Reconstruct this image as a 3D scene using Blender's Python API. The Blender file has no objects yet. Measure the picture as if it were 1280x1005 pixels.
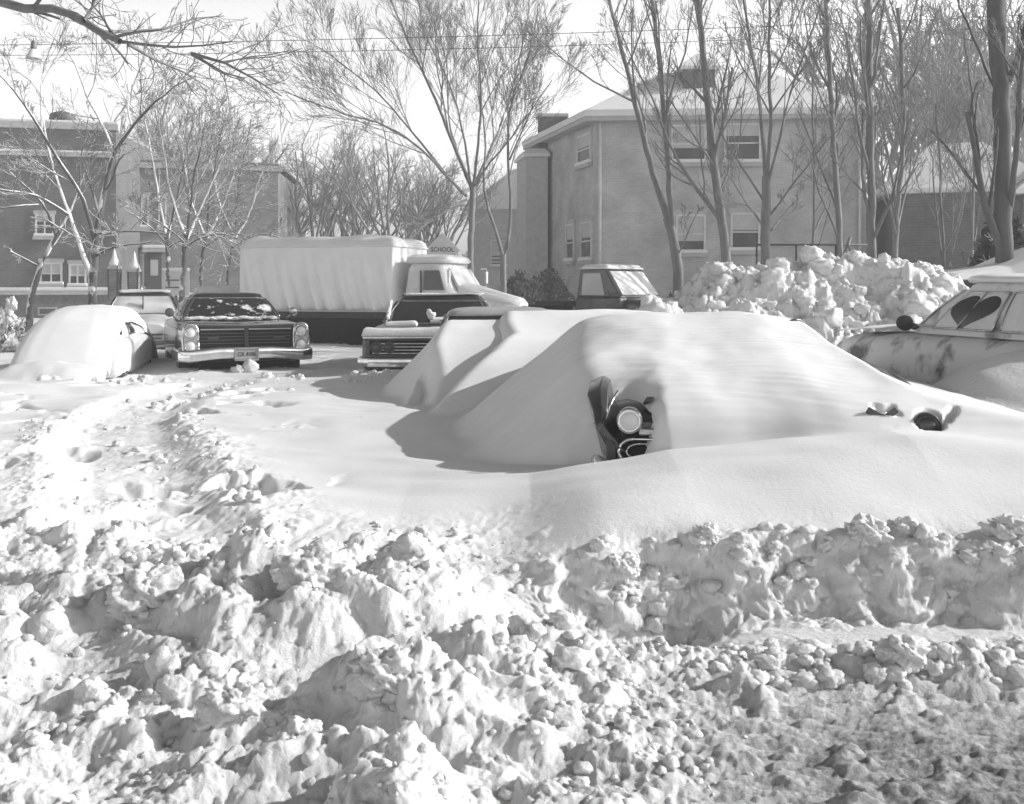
import bpy, bmesh, math, random
import numpy as np
from mathutils import Vector, Matrix

random.seed(7)
R = math.radians
scene = bpy.context.scene
col = scene.collection
F, HV, ZC = 1370.0, 358.0, 1.5          # focal length (photo pixels), horizon row, eye height


def W(u, v, D):
    return Vector(((u - 640) / F * D, D, ZC - (v - HV) * D / F))


# ------------------------------------------------------------------ materials
MATS = {}


def nodes_of(name):
    m = bpy.data.materials.new(name)
    m.use_nodes = True
    nt = m.node_tree
    b = nt.nodes['Principled BSDF']
    MATS[name] = m
    return m, nt, b


def g3(v):
    return (v, v, v, 1.0)


def add_noise(nt, scale, detail=4, rough=.55, obj=True, stretch=None):
    tc = nt.nodes.new('ShaderNodeTexCoord')
    n = nt.nodes.new('ShaderNodeTexNoise')
    n.inputs['Scale'].default_value = scale
    n.inputs['Detail'].default_value = detail
    n.inputs['Roughness'].default_value = rough
    src = tc.outputs['Object'] if obj else tc.outputs['Generated']
    if stretch:
        mp = nt.nodes.new('ShaderNodeMapping')
        mp.inputs['Scale'].default_value = stretch
        nt.links.new(src, mp.inputs['Vector'])
        src = mp.outputs['Vector']
    nt.links.new(src, n.inputs['Vector'])
    return n


def ramp(nt, src, p0, c0, p1, c1):
    r = nt.nodes.new('ShaderNodeValToRGB')
    r.color_ramp.elements[0].position = p0
    r.color_ramp.elements[0].color = g3(c0)
    r.color_ramp.elements[1].position = p1
    r.color_ramp.elements[1].color = g3(c1)
    nt.links.new(src, r.inputs['Fac'])
    return r


def bump(nt, b, src, strength, dist):
    bp = nt.nodes.new('ShaderNodeBump')
    bp.inputs['Strength'].default_value = strength
    bp.inputs['Distance'].default_value = dist
    nt.links.new(src, bp.inputs['Height'])
    nt.links.new(bp.outputs['Normal'], b.inputs['Normal'])
    return bp


def mat(name, v=.5, rough=.6, metal=0., v2=None, nscale=3., bstr=0., bdist=.01, p0=.35, p1=.65, stretch=None, spec=.5, coat=0.):
    m, nt, b = nodes_of(name)
    b.inputs['Base Color'].default_value = g3(v)
    b.inputs['Roughness'].default_value = rough
    b.inputs['Metallic'].default_value = metal
    b.inputs['Specular IOR Level'].default_value = spec
    b.inputs['Coat Weight'].default_value = coat
    b.inputs['Coat Roughness'].default_value = .08
    if v2 is not None or bstr:
        n = add_noise(nt, nscale, stretch=stretch)
        if v2 is not None:
            r = ramp(nt, n.outputs['Fac'], p0, v, p1, v2)
            nt.links.new(r.outputs['Color'], b.inputs['Base Color'])
        if bstr:
            bump(nt, b, n.outputs['Fac'], bstr, bdist)
    return m


mat('fresh_snow', .77, .85, v2=.73, bstr=.12, bdist=.03, nscale=4, spec=.2)
m, nt, b = nodes_of('ground_snow')
b.inputs['Roughness'].default_value = .85
b.inputs['Specular IOR Level'].default_value = .2
n1 = add_noise(nt, 34, 5, .65)
n2 = add_noise(nt, 1.1, 6, .6)
# slush and grit on the part of the street the plough has cleared (lower right corner of the street)
geo = nt.nodes.new('ShaderNodeNewGeometry')
sx = nt.nodes.new('ShaderNodeSeparateXYZ')
nt.links.new(geo.outputs['Position'], sx.inputs['Vector'])
mx = nt.nodes.new('ShaderNodeMapRange'); mx.interpolation_type = 'SMOOTHSTEP'
mx.inputs['From Min'].default_value = -.2; mx.inputs['From Max'].default_value = 1.3
nt.links.new(sx.outputs['X'], mx.inputs['Value'])
my = nt.nodes.new('ShaderNodeMapRange'); my.interpolation_type = 'SMOOTHSTEP'
my.inputs['From Min'].default_value = 4.3; my.inputs['From Max'].default_value = 3.3
nt.links.new(sx.outputs['Y'], my.inputs['Value'])
mm = nt.nodes.new('ShaderNodeMath'); mm.operation = 'MULTIPLY'
nt.links.new(mx.outputs['Result'], mm.inputs[0]); nt.links.new(my.outputs['Result'], mm.inputs[1])
grit = ramp(nt, n1.outputs['Fac'], .38, .20, .66, .44)
clean = ramp(nt, n2.outputs['Fac'], .3, .72, .7, .78)
mix = nt.nodes.new('ShaderNodeMix'); mix.data_type = 'RGBA'
nt.links.new(mm.outputs[0], mix.inputs['Factor'])
nt.links.new(clean.outputs['Color'], mix.inputs[6]); nt.links.new(grit.outputs['Color'], mix.inputs[7])
nt.links.new(mix.outputs[2], b.inputs['Base Color'])
n3 = add_noise(nt, 120, 3, .7)
ad = nt.nodes.new('ShaderNodeMath'); ad.operation = 'MULTIPLY_ADD'; nt.links.new(n3.outputs['Fac'], ad.inputs[0]); ad.inputs[1].default_value = .35; nt.links.new(n1.outputs['Fac'], ad.inputs[2])
b1 = bump(nt, b, ad.outputs[0], .32, .008)
# the churned snow in front is grainier than the wind crust behind
n4 = add_noise(nt, 26, 8, .75)
mg = nt.nodes.new('ShaderNodeMapRange'); mg.interpolation_type = 'SMOOTHSTEP'
mg.inputs['From Min'].default_value = 5.5; mg.inputs['From Max'].default_value = 4.8; mg.inputs['To Max'].default_value = .65
nt.links.new(sx.outputs['Y'], mg.inputs['Value'])
b2 = bump(nt, b, n4.outputs['Fac'], .8, .03)
nt.links.new(mg.outputs['Result'], b2.inputs['Strength']); nt.links.new(b1.outputs['Normal'], b2.inputs['Normal'])

m, nt, b = nodes_of('rough_snow')
b.inputs['Roughness'].default_value = .9; b.inputs['Specular IOR Level'].default_value = .2
n1 = add_noise(nt, 22, 6, .7); n2 = add_noise(nt, 3, 3)
nt.links.new(ramp(nt, n2.outputs['Fac'], .3, .72, .7, .78).outputs['Color'], b.inputs['Base Color'])
bump(nt, b, n1.outputs['Fac'], .9, .03)
mat('dirty_snow', .72, .9, v2=.5, nscale=14, bstr=.5, bdist=.02, spec=.2)
mat('dark_paint', .018, .22, v2=.028, nscale=5, coat=.6)
mat('dark_paint_two', .03, .3, v2=.06, nscale=6, coat=.4)
mat('grey_paint', .33, .4, v2=.40, nscale=4, coat=.2)
mat('pale_paint', .62, .45, v2=.72, nscale=3)
mat('caked_paint', .10, .7, v2=.66, nscale=2.3, bstr=.6, bdist=.04, p0=.35, p1=.47)
mat('frosted_paint', .52, .7, v2=.74, nscale=1.6, bstr=.3, bdist=.02, p0=.35, p1=.5)
mat('chrome', .75, .14, 1., v2=.6, nscale=8)
mat('dull_chrome', .55, .32, 1., v2=.35, nscale=14)
mat('rubber', .02, .8, v2=.035, nscale=20)
mat('car_glass', .02, .06, spec=.8)
mat('frost_glare_glass', .62, .6, v2=.70, nscale=6)
mat('snowy_glass', .02, .2, v2=.7, nscale=4.5, p0=.56, p1=.64)
mat('lamp_lens', .62, .25, v2=.7, nscale=30)
mat('lamp_dark_lens', .05, .15)
mat('grille_black', .010, .6, spec=.15)
mat('plate_grey', .30, .5, v2=.36, nscale=20)
mat('plate_ink', .04, .6)
mat('plate_white', .6, .5)
mat('underside', .008, .9, v2=.014, nscale=6, spec=.1)
mat('truck_paint', .62, .45, v2=.74, nscale=1.7)
mat('wood_dark', .02, .7, v2=.05, nscale=8, stretch=(1, 1, 8))
mat('iron', .06, .6, v2=.09, nscale=12)
mat('sign_face', .50, .6, v2=.55, nscale=6)
mat('lamp_enamel', .70, .3)
mat('lamp_metal', .14, .5)
mat('white_trim', .66, .6, v2=.58, nscale=5)
mat('stone_trim', .48, .8, v2=.40, nscale=5)
mat('window_glass', .05, .12, v2=.09, nscale=2)
mat('window_blind', .50, .6, v2=.44, nscale=3)
mat('roof_dark', .12, .9, v2=.18, nscale=6)
mat('siding', .55, .8, v2=.48, nscale=4)
mat('evergreen', .05, .8, v2=.09, nscale=5)
mat('twig', .17, .9, v2=.24, nscale=6)

# canvas: pale cloth, faintly mottled all over
mat('canvas', .82, .85, v2=.88, nscale=2.2, bstr=.25, bdist=.02)


def brick(name, c1, c2, mortar):
    m, nt, b = nodes_of(name)
    b.inputs['Roughness'].default_value = .9
    tc = nt.nodes.new('ShaderNodeTexCoord')
    # brick courses run along whichever wall direction the face has: x+y as the horizontal axis
    s = nt.nodes.new('ShaderNodeSeparateXYZ'); nt.links.new(tc.outputs['Object'], s.inputs[0])
    a = nt.nodes.new('ShaderNodeMath'); nt.links.new(s.outputs['X'], a.inputs[0]); nt.links.new(s.outputs['Y'], a.inputs[1])
    c = nt.nodes.new('ShaderNodeCombineXYZ'); nt.links.new(a.outputs[0], c.inputs[0]); nt.links.new(s.outputs['Z'], c.inputs[1])
    t = nt.nodes.new('ShaderNodeTexBrick')
    t.inputs['Scale'].default_value = 1.0
    t.inputs['Brick Width'].default_value = .24; t.inputs['Row Height'].default_value = .085
    t.inputs['Mortar Size'].default_value = .007
    t.inputs['Color1'].default_value = g3(c1); t.inputs['Color2'].default_value = g3(c2); t.inputs['Mortar'].default_value = g3(mortar)
    nt.links.new(c.outputs[0], t.inputs['Vector'])
    n = add_noise(nt, .9, 5)
    r = ramp(nt, n.outputs['Fac'], .3, .70, .68, 1.12)
    mx = nt.nodes.new('ShaderNodeMix'); mx.data_type = 'RGBA'; mx.blend_type = 'MULTIPLY'; mx.inputs['Factor'].default_value = 1
    nt.links.new(t.outputs['Color'], mx.inputs[6]); nt.links.new(r.outputs['Color'], mx.inputs[7])
    nt.links.new(mx.outputs[2], b.inputs['Base Color'])
    return m


brick('brick_pale', .47, .40, .50)
brick('brick_dark', .16, .12, .20)
brick('brick_mid', .27, .20, .32)


def bark(name, v, v2, snow=0.):
    m, nt, b = nodes_of(name)
    b.inputs['Roughness'].default_value = .9
    n = add_noise(nt, 7, 5, .65, stretch=(1, 1, .22))
    r = ramp(nt, n.outputs['Fac'], .3, v, .7, v2)
    out = r.outputs['Color']
    bump(nt, b, n.outputs['Fac'], .6, .03)
    if snow:
        geo = nt.nodes.new('ShaderNodeNewGeometry')
        s = nt.nodes.new('ShaderNodeSeparateXYZ'); nt.links.new(geo.outputs['Normal'], s.inputs[0])
        n2 = add_noise(nt, 2.6, 4)
        ma = nt.nodes.new('ShaderNodeMath'); ma.operation = 'MULTIPLY_ADD'
        nt.links.new(n2.outputs['Fac'], ma.inputs[0]); ma.inputs[1].default_value = 1.1
        nt.links.new(s.outputs['Z'], ma.inputs[2])
        rr = ramp(nt, ma.outputs[0], snow - .02, 0, snow + .06, 1)
        mx = nt.nodes.new('ShaderNodeMix'); mx.data_type = 'RGBA'
        nt.links.new(rr.outputs['Color'], mx.inputs['Factor'])
        nt.links.new(out, mx.inputs[6]); mx.inputs[7].default_value = g3(.8)
        out = mx.outputs[2]
    nt.links.new(out, b.inputs['Base Color'])
    return m


bark('bark', .13, .23)
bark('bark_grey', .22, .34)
bark('bark_dark', .06, .12)
bark('bark_snowy', .07, .14, snow=.62)
bark('bark_frosty', .16, .26, snow=.92)

for n_ in ('fresh_snow', 'rough_snow', 'ground_snow'):
    b_ = MATS[n_].node_tree.nodes['Principled BSDF']
    b_.inputs['Subsurface Weight'].default_value = .3
    b_.inputs['Subsurface Radius'].default_value = (1, 1, 1)
    b_.inputs['Subsurface Scale'].default_value = .012

# ------------------------------------------------------------------ noise (vectorised)
def _hash(ix, iy, seed):
    h = (ix.astype(np.int64) * 374761393 + iy.astype(np.int64) * 668265263 + seed * 974634777) & 0xFFFFFFFF
    h = ((h ^ (h >> 13)) * 1274126177) & 0xFFFFFFFF
    return ((h ^ (h >> 16)) & 0xFFFFFF) / float(0x1000000)


def pnoise(x, y, seed=0):
    x = np.asarray(x, float); y = np.asarray(y, float)
    ix = np.floor(x); iy = np.floor(y); fx = x - ix; fy = y - iy
    sx = fx * fx * fx * (fx * (fx * 6 - 15) + 10); sy = fy * fy * fy * (fy * (fy * 6 - 15) + 10)

    def g(dx, dy):
        a = _hash(ix + dx, iy + dy, seed) * 2 * math.pi
        return np.cos(a) * (fx - dx) + np.sin(a) * (fy - dy)
    n0 = g(0, 0) * (1 - sx) + g(1, 0) * sx
    n1 = g(0, 1) * (1 - sx) + g(1, 1) * sx
    return (n0 * (1 - sy) + n1 * sy) * 1.5


def fbm(x, y, seed=0, octaves=4, gain=.5):
    s = 0; a = 1; f = 1
    for o in range(octaves):
        s = s + a * pnoise(x * f, y * f, seed + o * 17); a *= gain; f *= 2.03
    return s


def domes(x, y, cell, seed, dens=.75, sharp=.6):
    """heap of broken lumps: every cell may hold a dome of random size; the highest wins"""
    X = x / cell; Y = y / cell
    ix = np.floor(X); iy = np.floor(Y)
    out = np.zeros_like(X)
    for dx in (-1, 0, 1):
        for dy in (-1, 0, 1):
            cx = ix + dx; cy = iy + dy
            px = cx + .15 + .7 * _hash(cx, cy, seed); py = cy + .15 + .7 * _hash(cx, cy, seed + 1)
            r = .35 + .55 * _hash(cx, cy, seed + 2)
            on = _hash(cx, cy, seed + 3) < dens
            an = _hash(cx, cy, seed + 4) * 3.14; st = .7 + .6 * _hash(cx, cy, seed + 5)
            ax = (X - px) * np.cos(an) + (Y - py) * np.sin(an); ay = -(X - px) * np.sin(an) + (Y - py) * np.cos(an)
            d2 = ((ax * st) ** 2 + (ay / st) ** 2) / (r * r)
            h = np.where(on & (d2 < 1), np.power(np.maximum(1 - d2, 0), sharp) * r, 0)
            out = np.maximum(out, h)
    return out * cell


def ss(a, b, x):
    t = np.clip((x - a) / (b - a), 0, 1)
    return t * t * (3 - 2 * t)


def smax(a, b, k):
    h = np.clip(.5 + .5 * (a - b) / k, 0, 1)
    return b * (1 - h) + a * h + k * h * (1 - h)


def smin(a, b, k):
    return -smax(-a, -b, k)


# ------------------------------------------------------------------ mesh helpers
def mesh_np(name, V, Fq, m, parent=None, smooth=True, tri=False):
    me = bpy.data.meshes.new(name)
    V = np.asarray(V, np.float32); Fq = np.asarray(Fq, np.int32)
    k = Fq.shape[1]
    me.vertices.add(len(V)); me.vertices.foreach_set('co', V.ravel())
    me.loops.add(Fq.size); me.loops.foreach_set('vertex_index', Fq.ravel())
    me.polygons.add(len(Fq))
    me.polygons.foreach_set('loop_start', np.arange(len(Fq), dtype=np.int32) * k)
    me.polygons.foreach_set('loop_total', np.full(len(Fq), k, np.int32))
    me.polygons.foreach_set('use_smooth', np.full(len(Fq), smooth, bool))
    me.update(calc_edges=True)
    me.materials.append(MATS[m])
    o = bpy.data.objects.new(name, me); col.objects.link(o)
    o.parent = parent
    return o


class MB:
    def __init__(self):
        self.v = []; self.f = []

    def quad(self, a, b, c, d):
        n = len(self.v); self.v += [tuple(a), tuple(b), tuple(c), tuple(d)]; self.f.append((n, n + 1, n + 2, n + 3)); return self

    def box(self, x0, x1, y0, y1, z0, z1, M=None):
        c = [Vector((x, y, z)) for z in (z0, z1) for y in (y0, y1) for x in (x0, x1)]
        if M: c = [M @ p for p in c]
        n = len(self.v); self.v += [tuple(p) for p in c]
        self.f += [tuple(n + i for i in q) for q in ((0, 2, 3, 1), (4, 5, 7, 6), (0, 1, 5, 4), (2, 6, 7, 3), (0, 4, 6, 2), (1, 3, 7, 5))]
        return self

    def loft(self, rings, cap=True, closed=True):
        n = len(self.v); k = len(rings[0])
        for r in rings: self.v += [tuple(p) for p in r]
        for i in range(len(rings) - 1):
            for j in range(k if closed else k - 1):
                a = n + i * k + j; b = n + i * k + (j + 1) % k
                self.f.append((a, b, b + k, a + k))
        if cap and closed:
            self.f.append(tuple(n + j for j in reversed(range(k))))
            self.f.append(tuple(n + (len(rings) - 1) * k + j for j in range(k)))
        return self

    def tube(self, pts, radii, k=8):
        pts = [Vector(p) for p in pts]
        if not hasattr(radii, '__len__'): radii = [radii] * len(pts)
        rings = []
        for i, p in enumerate(pts):
            t = (pts[min(i + 1, len(pts) - 1)] - pts[max(i - 1, 0)]).normalized()
            up = Vector((0, 0, 1)) if abs(t.z) < .9 else Vector((1, 0, 0))
            a = t.cross(up).normalized(); b = a.cross(t)
            rings.append([p + (a * math.cos(q) + b * math.sin(q)) * radii[i] for q in [2 * math.pi * j / k for j in range(k)]])
        return self.loft(rings)

    def lathe(self, prof, k=24, M=None):
        """prof: (r, h) along +z"""
        rings = []
        for r, h in prof:
            ring = [Vector((max(r, 1e-4) * math.cos(2 * math.pi * j / k), max(r, 1e-4) * math.sin(2 * math.pi * j / k), h)) for j in range(k)]
            rings.append([M @ p for p in ring] if M else ring)
        return self.loft(rings)

    def prism(self, poly, h0, h1, M=None):
        """polygon (x, y) extruded from z=h0 to h1"""
        a = [Vector((x, y, h0)) for x, y in poly]; b = [Vector((x, y, h1)) for x, y in poly]
        if M: a = [M @ p for p in a]; b = [M @ p for p in b]
        return self.loft([a, b])

    def build(self, name, m, parent=None, smooth=False, bevel=0., sub=0):
        me = bpy.data.meshes.new(name)
        me.from_pydata(self.v, [], self.f)
        bm = bmesh.new(); bm.from_mesh(me)
        bmesh.ops.recalc_face_normals(bm, faces=bm.faces)
        bm.to_mesh(me); bm.free()
        me.materials.append(MATS[m])
        if smooth: me.polygons.foreach_set('use_smooth', [True] * len(me.polygons))
        o = bpy.data.objects.new(name, me); col.objects.link(o); o.parent = parent
        if bevel:
            mo = o.modifiers.new('bevel', 'BEVEL'); mo.width = bevel; mo.segments = 2; mo.limit_method = 'ANGLE'
        if sub:
            mo = o.modifiers.new('sub', 'SUBSURF'); mo.levels = sub; mo.render_levels = sub
        if smooth == 'auto':
            me.polygons.foreach_set('use_smooth', [True] * len(me.polygons))
            try: me.set_sharp_from_angle(angle=R(35))
            except Exception: pass
        return o


def tag(o, label=None, cat=None, group=None, kind=None):
    if label: o['label'] = label
    if cat: o['category'] = cat
    if group: o['group'] = group
    if kind: o['kind'] = kind
    return o


def empty(name, loc=(0, 0, 0), rz=0.):
    o = bpy.data.objects.new(name, None); col.objects.link(o)
    o.location = loc; o.rotation_euler = (0, 0, rz); o.empty_display_size = .2
    return o


def text(name, s, size, M, m, parent, sx=1.):
    cu = bpy.data.curves.new(name, 'FONT'); cu.body = s; cu.size = size; cu.align_x = 'CENTER'; cu.align_y = 'CENTER'
    cu.extrude = .002; cu.offset = size * .012
    tmp = bpy.data.objects.new('tmp', cu); col.objects.link(tmp)
    me = bpy.data.meshes.new_from_object(tmp.evaluated_get(bpy.context.evaluated_depsgraph_get()))
    bpy.data.objects.remove(tmp)
    me.materials.clear(); me.materials.append(MATS[m])
    o = bpy.data.objects.new(name, me); col.objects.link(o)
    o.parent = parent
    o.matrix_local = M @ Matrix.Diagonal((sx, 1, 1, 1))
    return o


FACE_FRONT = Matrix.Rotation(R(90), 4, 'X')          # text plane turned up to face -Y

# ico lumps
def ico(sub):
    bm = bmesh.new(); bmesh.ops.create_icosphere(bm, subdivisions=sub, radius=1)
    V = np.array([v.co[:] for v in bm.verts]); T = np.array([[v.index for v in f.verts] for f in bm.faces]); bm.free()
    return V, T


ICO2 = ico(2); ICO3 = ico(3); ICO4 = ico(4); ICO5 = ico(5)
rng = np.random.default_rng(11)


def lump_shape(base, seed, rough=.28, freq=1.5, square=.0):
    V, T = base
    d = V / np.linalg.norm(V, axis=1, keepdims=True)
    n = fbm(d[:, 0] * freq + d[:, 2] * .9 * freq + 7.1 * seed, d[:, 1] * freq - d[:, 2] * .7 * freq + 3.3 * seed, seed, 4, .55)
    n2 = fbm(d[:, 0] * freq * 2.3 - 3.1 * seed, d[:, 2] * freq * 2.3 + d[:, 1] * 1.3, seed + 50, 3, .5)
    r = 1 + rough * n + rough * .5 * n2
    if square:
        mxa = np.max(np.abs(d), axis=1); r = r * (1 - square + square * .8 / mxa)
    return d * r[:, None], T


def scatter_mesh(name, items, m, kind='stuff', small=True, square=.15, nshape=14):
    """items: list of (x, y, z, size, squash)"""
    shapes = [lump_shape(ICO2, 100 + i, .3, 1.3, square) for i in range(nshape)]
    shapes3 = [lump_shape(ICO3, 200 + i, .3, 1.5, square) for i in range(nshape)]
    VV = []; TT = []; off = 0
    shapes = [(V * (1 + .07 * fbm(V[:, 0] * 5 + i, V[:, 1] * 5 + V[:, 2] * 4, 77 + i, 3, .6)[:, None]), T) for i, (V, T) in enumerate(shapes)]
    shapes3 = [(V * (1 + .08 * fbm(V[:, 0] * 5 + i, V[:, 1] * 5 + V[:, 2] * 4, 177 + i, 4, .6)[:, None]), T) for i, (V, T) in enumerate(shapes3)]
    for (x, y, z, s, q) in items:
        V, T = (shapes3 if s > .028 else shapes)[rng.integers(nshape)]
        a = rng.random() * 6.28; c, sn = math.cos(a), math.sin(a)
        e = np.array([s * (.8 + .4 * rng.random()), s * (.8 + .4 * rng.random()), s * q])
        P = V * e
        P = np.stack([P[:, 0] * c - P[:, 1] * sn, P[:, 0] * sn + P[:, 1] * c, P[:, 2]], 1) + np.array([x, y, z])
        VV.append(P); TT.append(T + off); off += len(P)
    return mesh_np(name, np.concatenate(VV), np.concatenate(TT), m)


# ------------------------------------------------------------------ terrain
def road_t(x, y):
    """0 on the ploughed street in front, 1 on the deep snow behind"""
    yb = 4.95 + .14 * fbm(x * 1.1, x * 0 + 3.3, 5, 3)
    cliff = ss(yb - .30, yb + .0, y + .06 * (billow(x, y, 3.1, 8, 3, .55) - .35))
    soft = ss(3.3, 6.4, y + .25 * pnoise(x * .8, y * .8, 9))
    right = ss(-.15, .45, x)
    return soft * (1 - right) + cliff * right


PATH = [(-3.9, 14.5), (-3.7, 11.5), (-3.45, 9.7), (-2.75, 7.8), (-2.15, 6.3), (-1.75, 5.3), (-1.3, 4.4), (-.9, 3.4)]


def dist_path(x, y):
    d = np.full(np.shape(x), 99.)
    for (ax, ay), (bx, by) in zip(PATH[:-1], PATH[1:]):
        t = np.clip(((x - ax) * (bx - ax) + (y - ay) * (by - ay)) / ((bx - ax) ** 2 + (by - ay) ** 2), 0, 1)
        d = np.minimum(d, np.hypot(x - ax - t * (bx - ax), y - ay - t * (by - ay)))
    return d


def rough_mask(x, y):
    w1 = pnoise(x * .9, y * .9, 31); w2 = pnoise(x * 2.2, y * 2.2, 32)
    left = ss(.45, -.35, x + .25 * w1) * ss(5.9, 5.0, y + .3 * w1 - .1 * np.minimum(x, 0))
    mid = ss(-.9, -1.7, x + (y - 6) * .33 + .35 * w1) * ss(10.5, 6.5, y + w1) * (.30 + .3 * ss(0, .4, w2))
    dp = dist_path(x, y)
    edge = np.exp(-((dp - .55 - .1 * w1) / .2) ** 2) * .7 * ss(12, 9, y)
    core = ss(.42, .3, dp) * .28
    front = ss(4.7, 4.0, y + .2 * w1) * (1 - .86 * ss(.15, .85, x + .3 * w1) * ss(4.1, 3.75, y))
    wall = np.exp(-((y - 4.92 - .06 * w1) / .12) ** 2) * ss(-.3, .3, x) * .55
    m = np.maximum.reduce([left, mid, edge, core, front, wall])
    far = ss(11.5, 14.5, y) * ss(.4, -.6, x) * .35 * ss(-.2, .2, w1)
    return np.clip(np.maximum(m, far) * (.75 + .5 * (w2 + .2)), 0, 1)


def crumble(x, y, cell, seed, dens, sharp):
    """domes whose outline is broken up by warping, so that heaps read as crumbled snow and not as pebbles"""
    f = .9 / cell
    wx = x + cell * (.34 * pnoise(x * f, y * f, seed + 7) + .2 * pnoise(x * f * 2.3, y * f * 2.3, seed + 9))
    wy = y + cell * (.34 * pnoise(x * f, y * f, seed + 8) + .2 * pnoise(x * f * 2.3, y * f * 2.3, seed + 10))
    return domes(wx, wy, cell, seed, dens, sharp)


def billow(x, y, f, seed, oct=3, gain=.5):
    """puffy crumbled heaps: rounded tops with sharp creases between them"""
    s_ = 0; a = 1
    wx = x + .25 / f * pnoise(x * f * .8, y * f * .8, seed + 3); wy = y + .25 / f * pnoise(x * f * .8, y * f * .8, seed + 4)
    for o in range(oct):
        s_ = s_ + a * np.abs(pnoise(wx * f + .37 * o, wy * f - .61 * o, seed + o * 11)); a *= gain; f *= 2.07
    return s_


def ground(x, y, lumps=True):
    x = np.asarray(x, float); y = np.asarray(y, float)
    field = .35 + .05 * pnoise(x * .35, y * .35, 1) + .022 * pnoise(x * 1.3 + .3 * y, y * 1.3, 2) + .010 * pnoise(x * 2.2 + y, y * 3.5, 3) * ss(3, 6, y)
    rdg = np.interp(x, [-.6, .1, .88, 1.58, 2.14, 2.9, 3.7, 4.6], [0, .05, .20, .285, .34, .34, .2, 0])
    field = field + rdg * ss(4.85, 6.0, y) * np.where(x < 2.2, ss(6.75, 6.2, y) * .75 + .25 * ss(12, 8.5, y), ss(12, 8.5, y))
    field = field - .16 * ss(12, 16, y) * ss(-1, -3, x)
    t = road_t(x, y)
    z = .055 + (field - .055) * t
    hollow = np.exp(-(((x - .62) / .26) ** 2 + ((y - 4.75) / .3) ** 2)) * .16 + np.exp(-(((x - .15) / .3) ** 2 + ((y - 4.5) / .3) ** 2)) * .10
    z = z - hollow * ss(5.3, 4.9, y)
    z = z + .12 * np.exp(-(((x + .95) / .75) ** 2 + ((y - 4.4) / .5) ** 2)) * (1 + .6 * pnoise(x * 2, y * 2, 12))
    z = z + .08 * np.exp(-(((x - 1.65) / .7) ** 2 + ((y - 4.05) / .12) ** 2))
    dp = dist_path(x, y)
    z = z - .08 * ss(.6, .2, dp) * ss(4.4, 6, y)
    if lumps:
        m = rough_mask(x, y)
        big = ss(.45, .9, m) * ss(.6, .0, x) * ss(6.2, 5.2, y)
        pt = .6 + .8 * ss(-.3, .5, pnoise(x * 1.4, y * 1.4, 44))
        z = z + big * (.27 * crumble(x, y, .55, 51, .5, 1.0) + .15 * billow(x, y, 2.1, 201, 2))
        z = z + m * pt * (.048 * billow(x, y, 5.2, 211, 3, .5) + .26 * m * crumble(x, y, .18, 61, .3, 1.0))
        z = z + m * (.011 * billow(x, y, 17, 221, 4, .6) + .26 * crumble(x, y, .075, 71, .25, 1.0))
        z = z + m * .009 * fbm(x * 24, y * 24, 91, 4, .65)
        # cut face of the bank: slumped and grainy
        cf = np.exp(-((y - 4.8) / .16) ** 2) * ss(-.2, .3, x)
        z = z + cf * (.05 * billow(x, y, 5, 93, 4, .6) - .03)
        # churned texture on the packed street
        st = ss(4.6, 4.1, y) * ss(.1, .8, x)
        z = z + st * (.016 * fbm(x * 4 + 1.5 * y, y * 13, 95, 5, .68) + .35 * crumble(x, y * 1.2, .06, 97, .16, .9) + .35 * crumble(x, y, .13, 98, .10, .9))
        # scattered crumbs on the smooth crust
        z = z + (1 - m) * .22 * crumble(x, y, .09, 99, .05, .9) * ss(.7, .2, x) * ss(.25, .6, pnoise(x * .7, y * .7, 98) + .25) * ss(14, 9, y)
        # footprints and drag marks on the left and along the truck side
        fp = ss(-.6, -1.4, x + (y - 6) * .25) * ss(5.6, 6.6, y) * ss(15, 11, y)
        z = z - fp * .5 * crumble(x, y * .8, .3, 121, .3, .8) * ss(-.1, .3, pnoise(x * .8, y * .8, 122))
    return z


tan_in = np.linspace(-.54, .54, 900)
tan_out = np.geomspace(.545, 3.2, 42)
tans = np.concatenate([-tan_out[::-1], tan_in, tan_out])
ys = [-1.2, -.6, 0, .5, .9, 1.3, 1.6, 1.9, 2.1]
while ys[-1] < 34: ys.append(ys[-1] * (1.0016 if 4.45 < ys[-1] < 5.15 else 1.0031))
while ys[-1] < 420: ys.append(ys[-1] * 1.06)
ys = np.array(ys)
YY, TN = np.meshgrid(ys, tans, indexing='ij')
XX = TN * (YY + 2.0)
ZZ = ground(XX, YY)
ZZ = np.where(YY > 60, .3, ZZ)
# break up steep faces sideways as well, so that they are crumbled and ledged, not fluted
ww = np.exp(-((YY - 4.85) / .22) ** 2) * ss(-.3, .3, XX)
mk = rough_mask(XX, YY) * ss(7, 5.5, YY) * ss(1.5, 2.2, YY)
dY = -ww * (.11 * billow(XX, ZZ * 1.5, 3.6, 701, 2, .5) + .032 * billow(XX, ZZ * 1.3, 13, 711, 3, .6) - .05) + mk * (.014 * fbm(XX * 6, ZZ * 14, 721, 4, .6))
dX = mk * (.014 * fbm(YY * 6 + 3.3, ZZ * 14, 731, 4, .6)) + ww * .03 * fbm(YY * 3, ZZ * 9, 741, 3)
XX = XX + dX; YY = YY + dY
nr, nc = XX.shape
idx = np.arange(nr * nc).reshape(nr, nc)
Fq = np.stack([idx[:-1, :-1].ravel(), idx[:-1, 1:].ravel(), idx[1:, 1:].ravel(), idx[1:, :-1].ravel()], 1)
gobj = mesh_np('snow_ground', np.stack([XX, YY, ZZ], -1).reshape(-1, 3), Fq, 'ground_snow')
tag(gobj, kind='structure')

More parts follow.
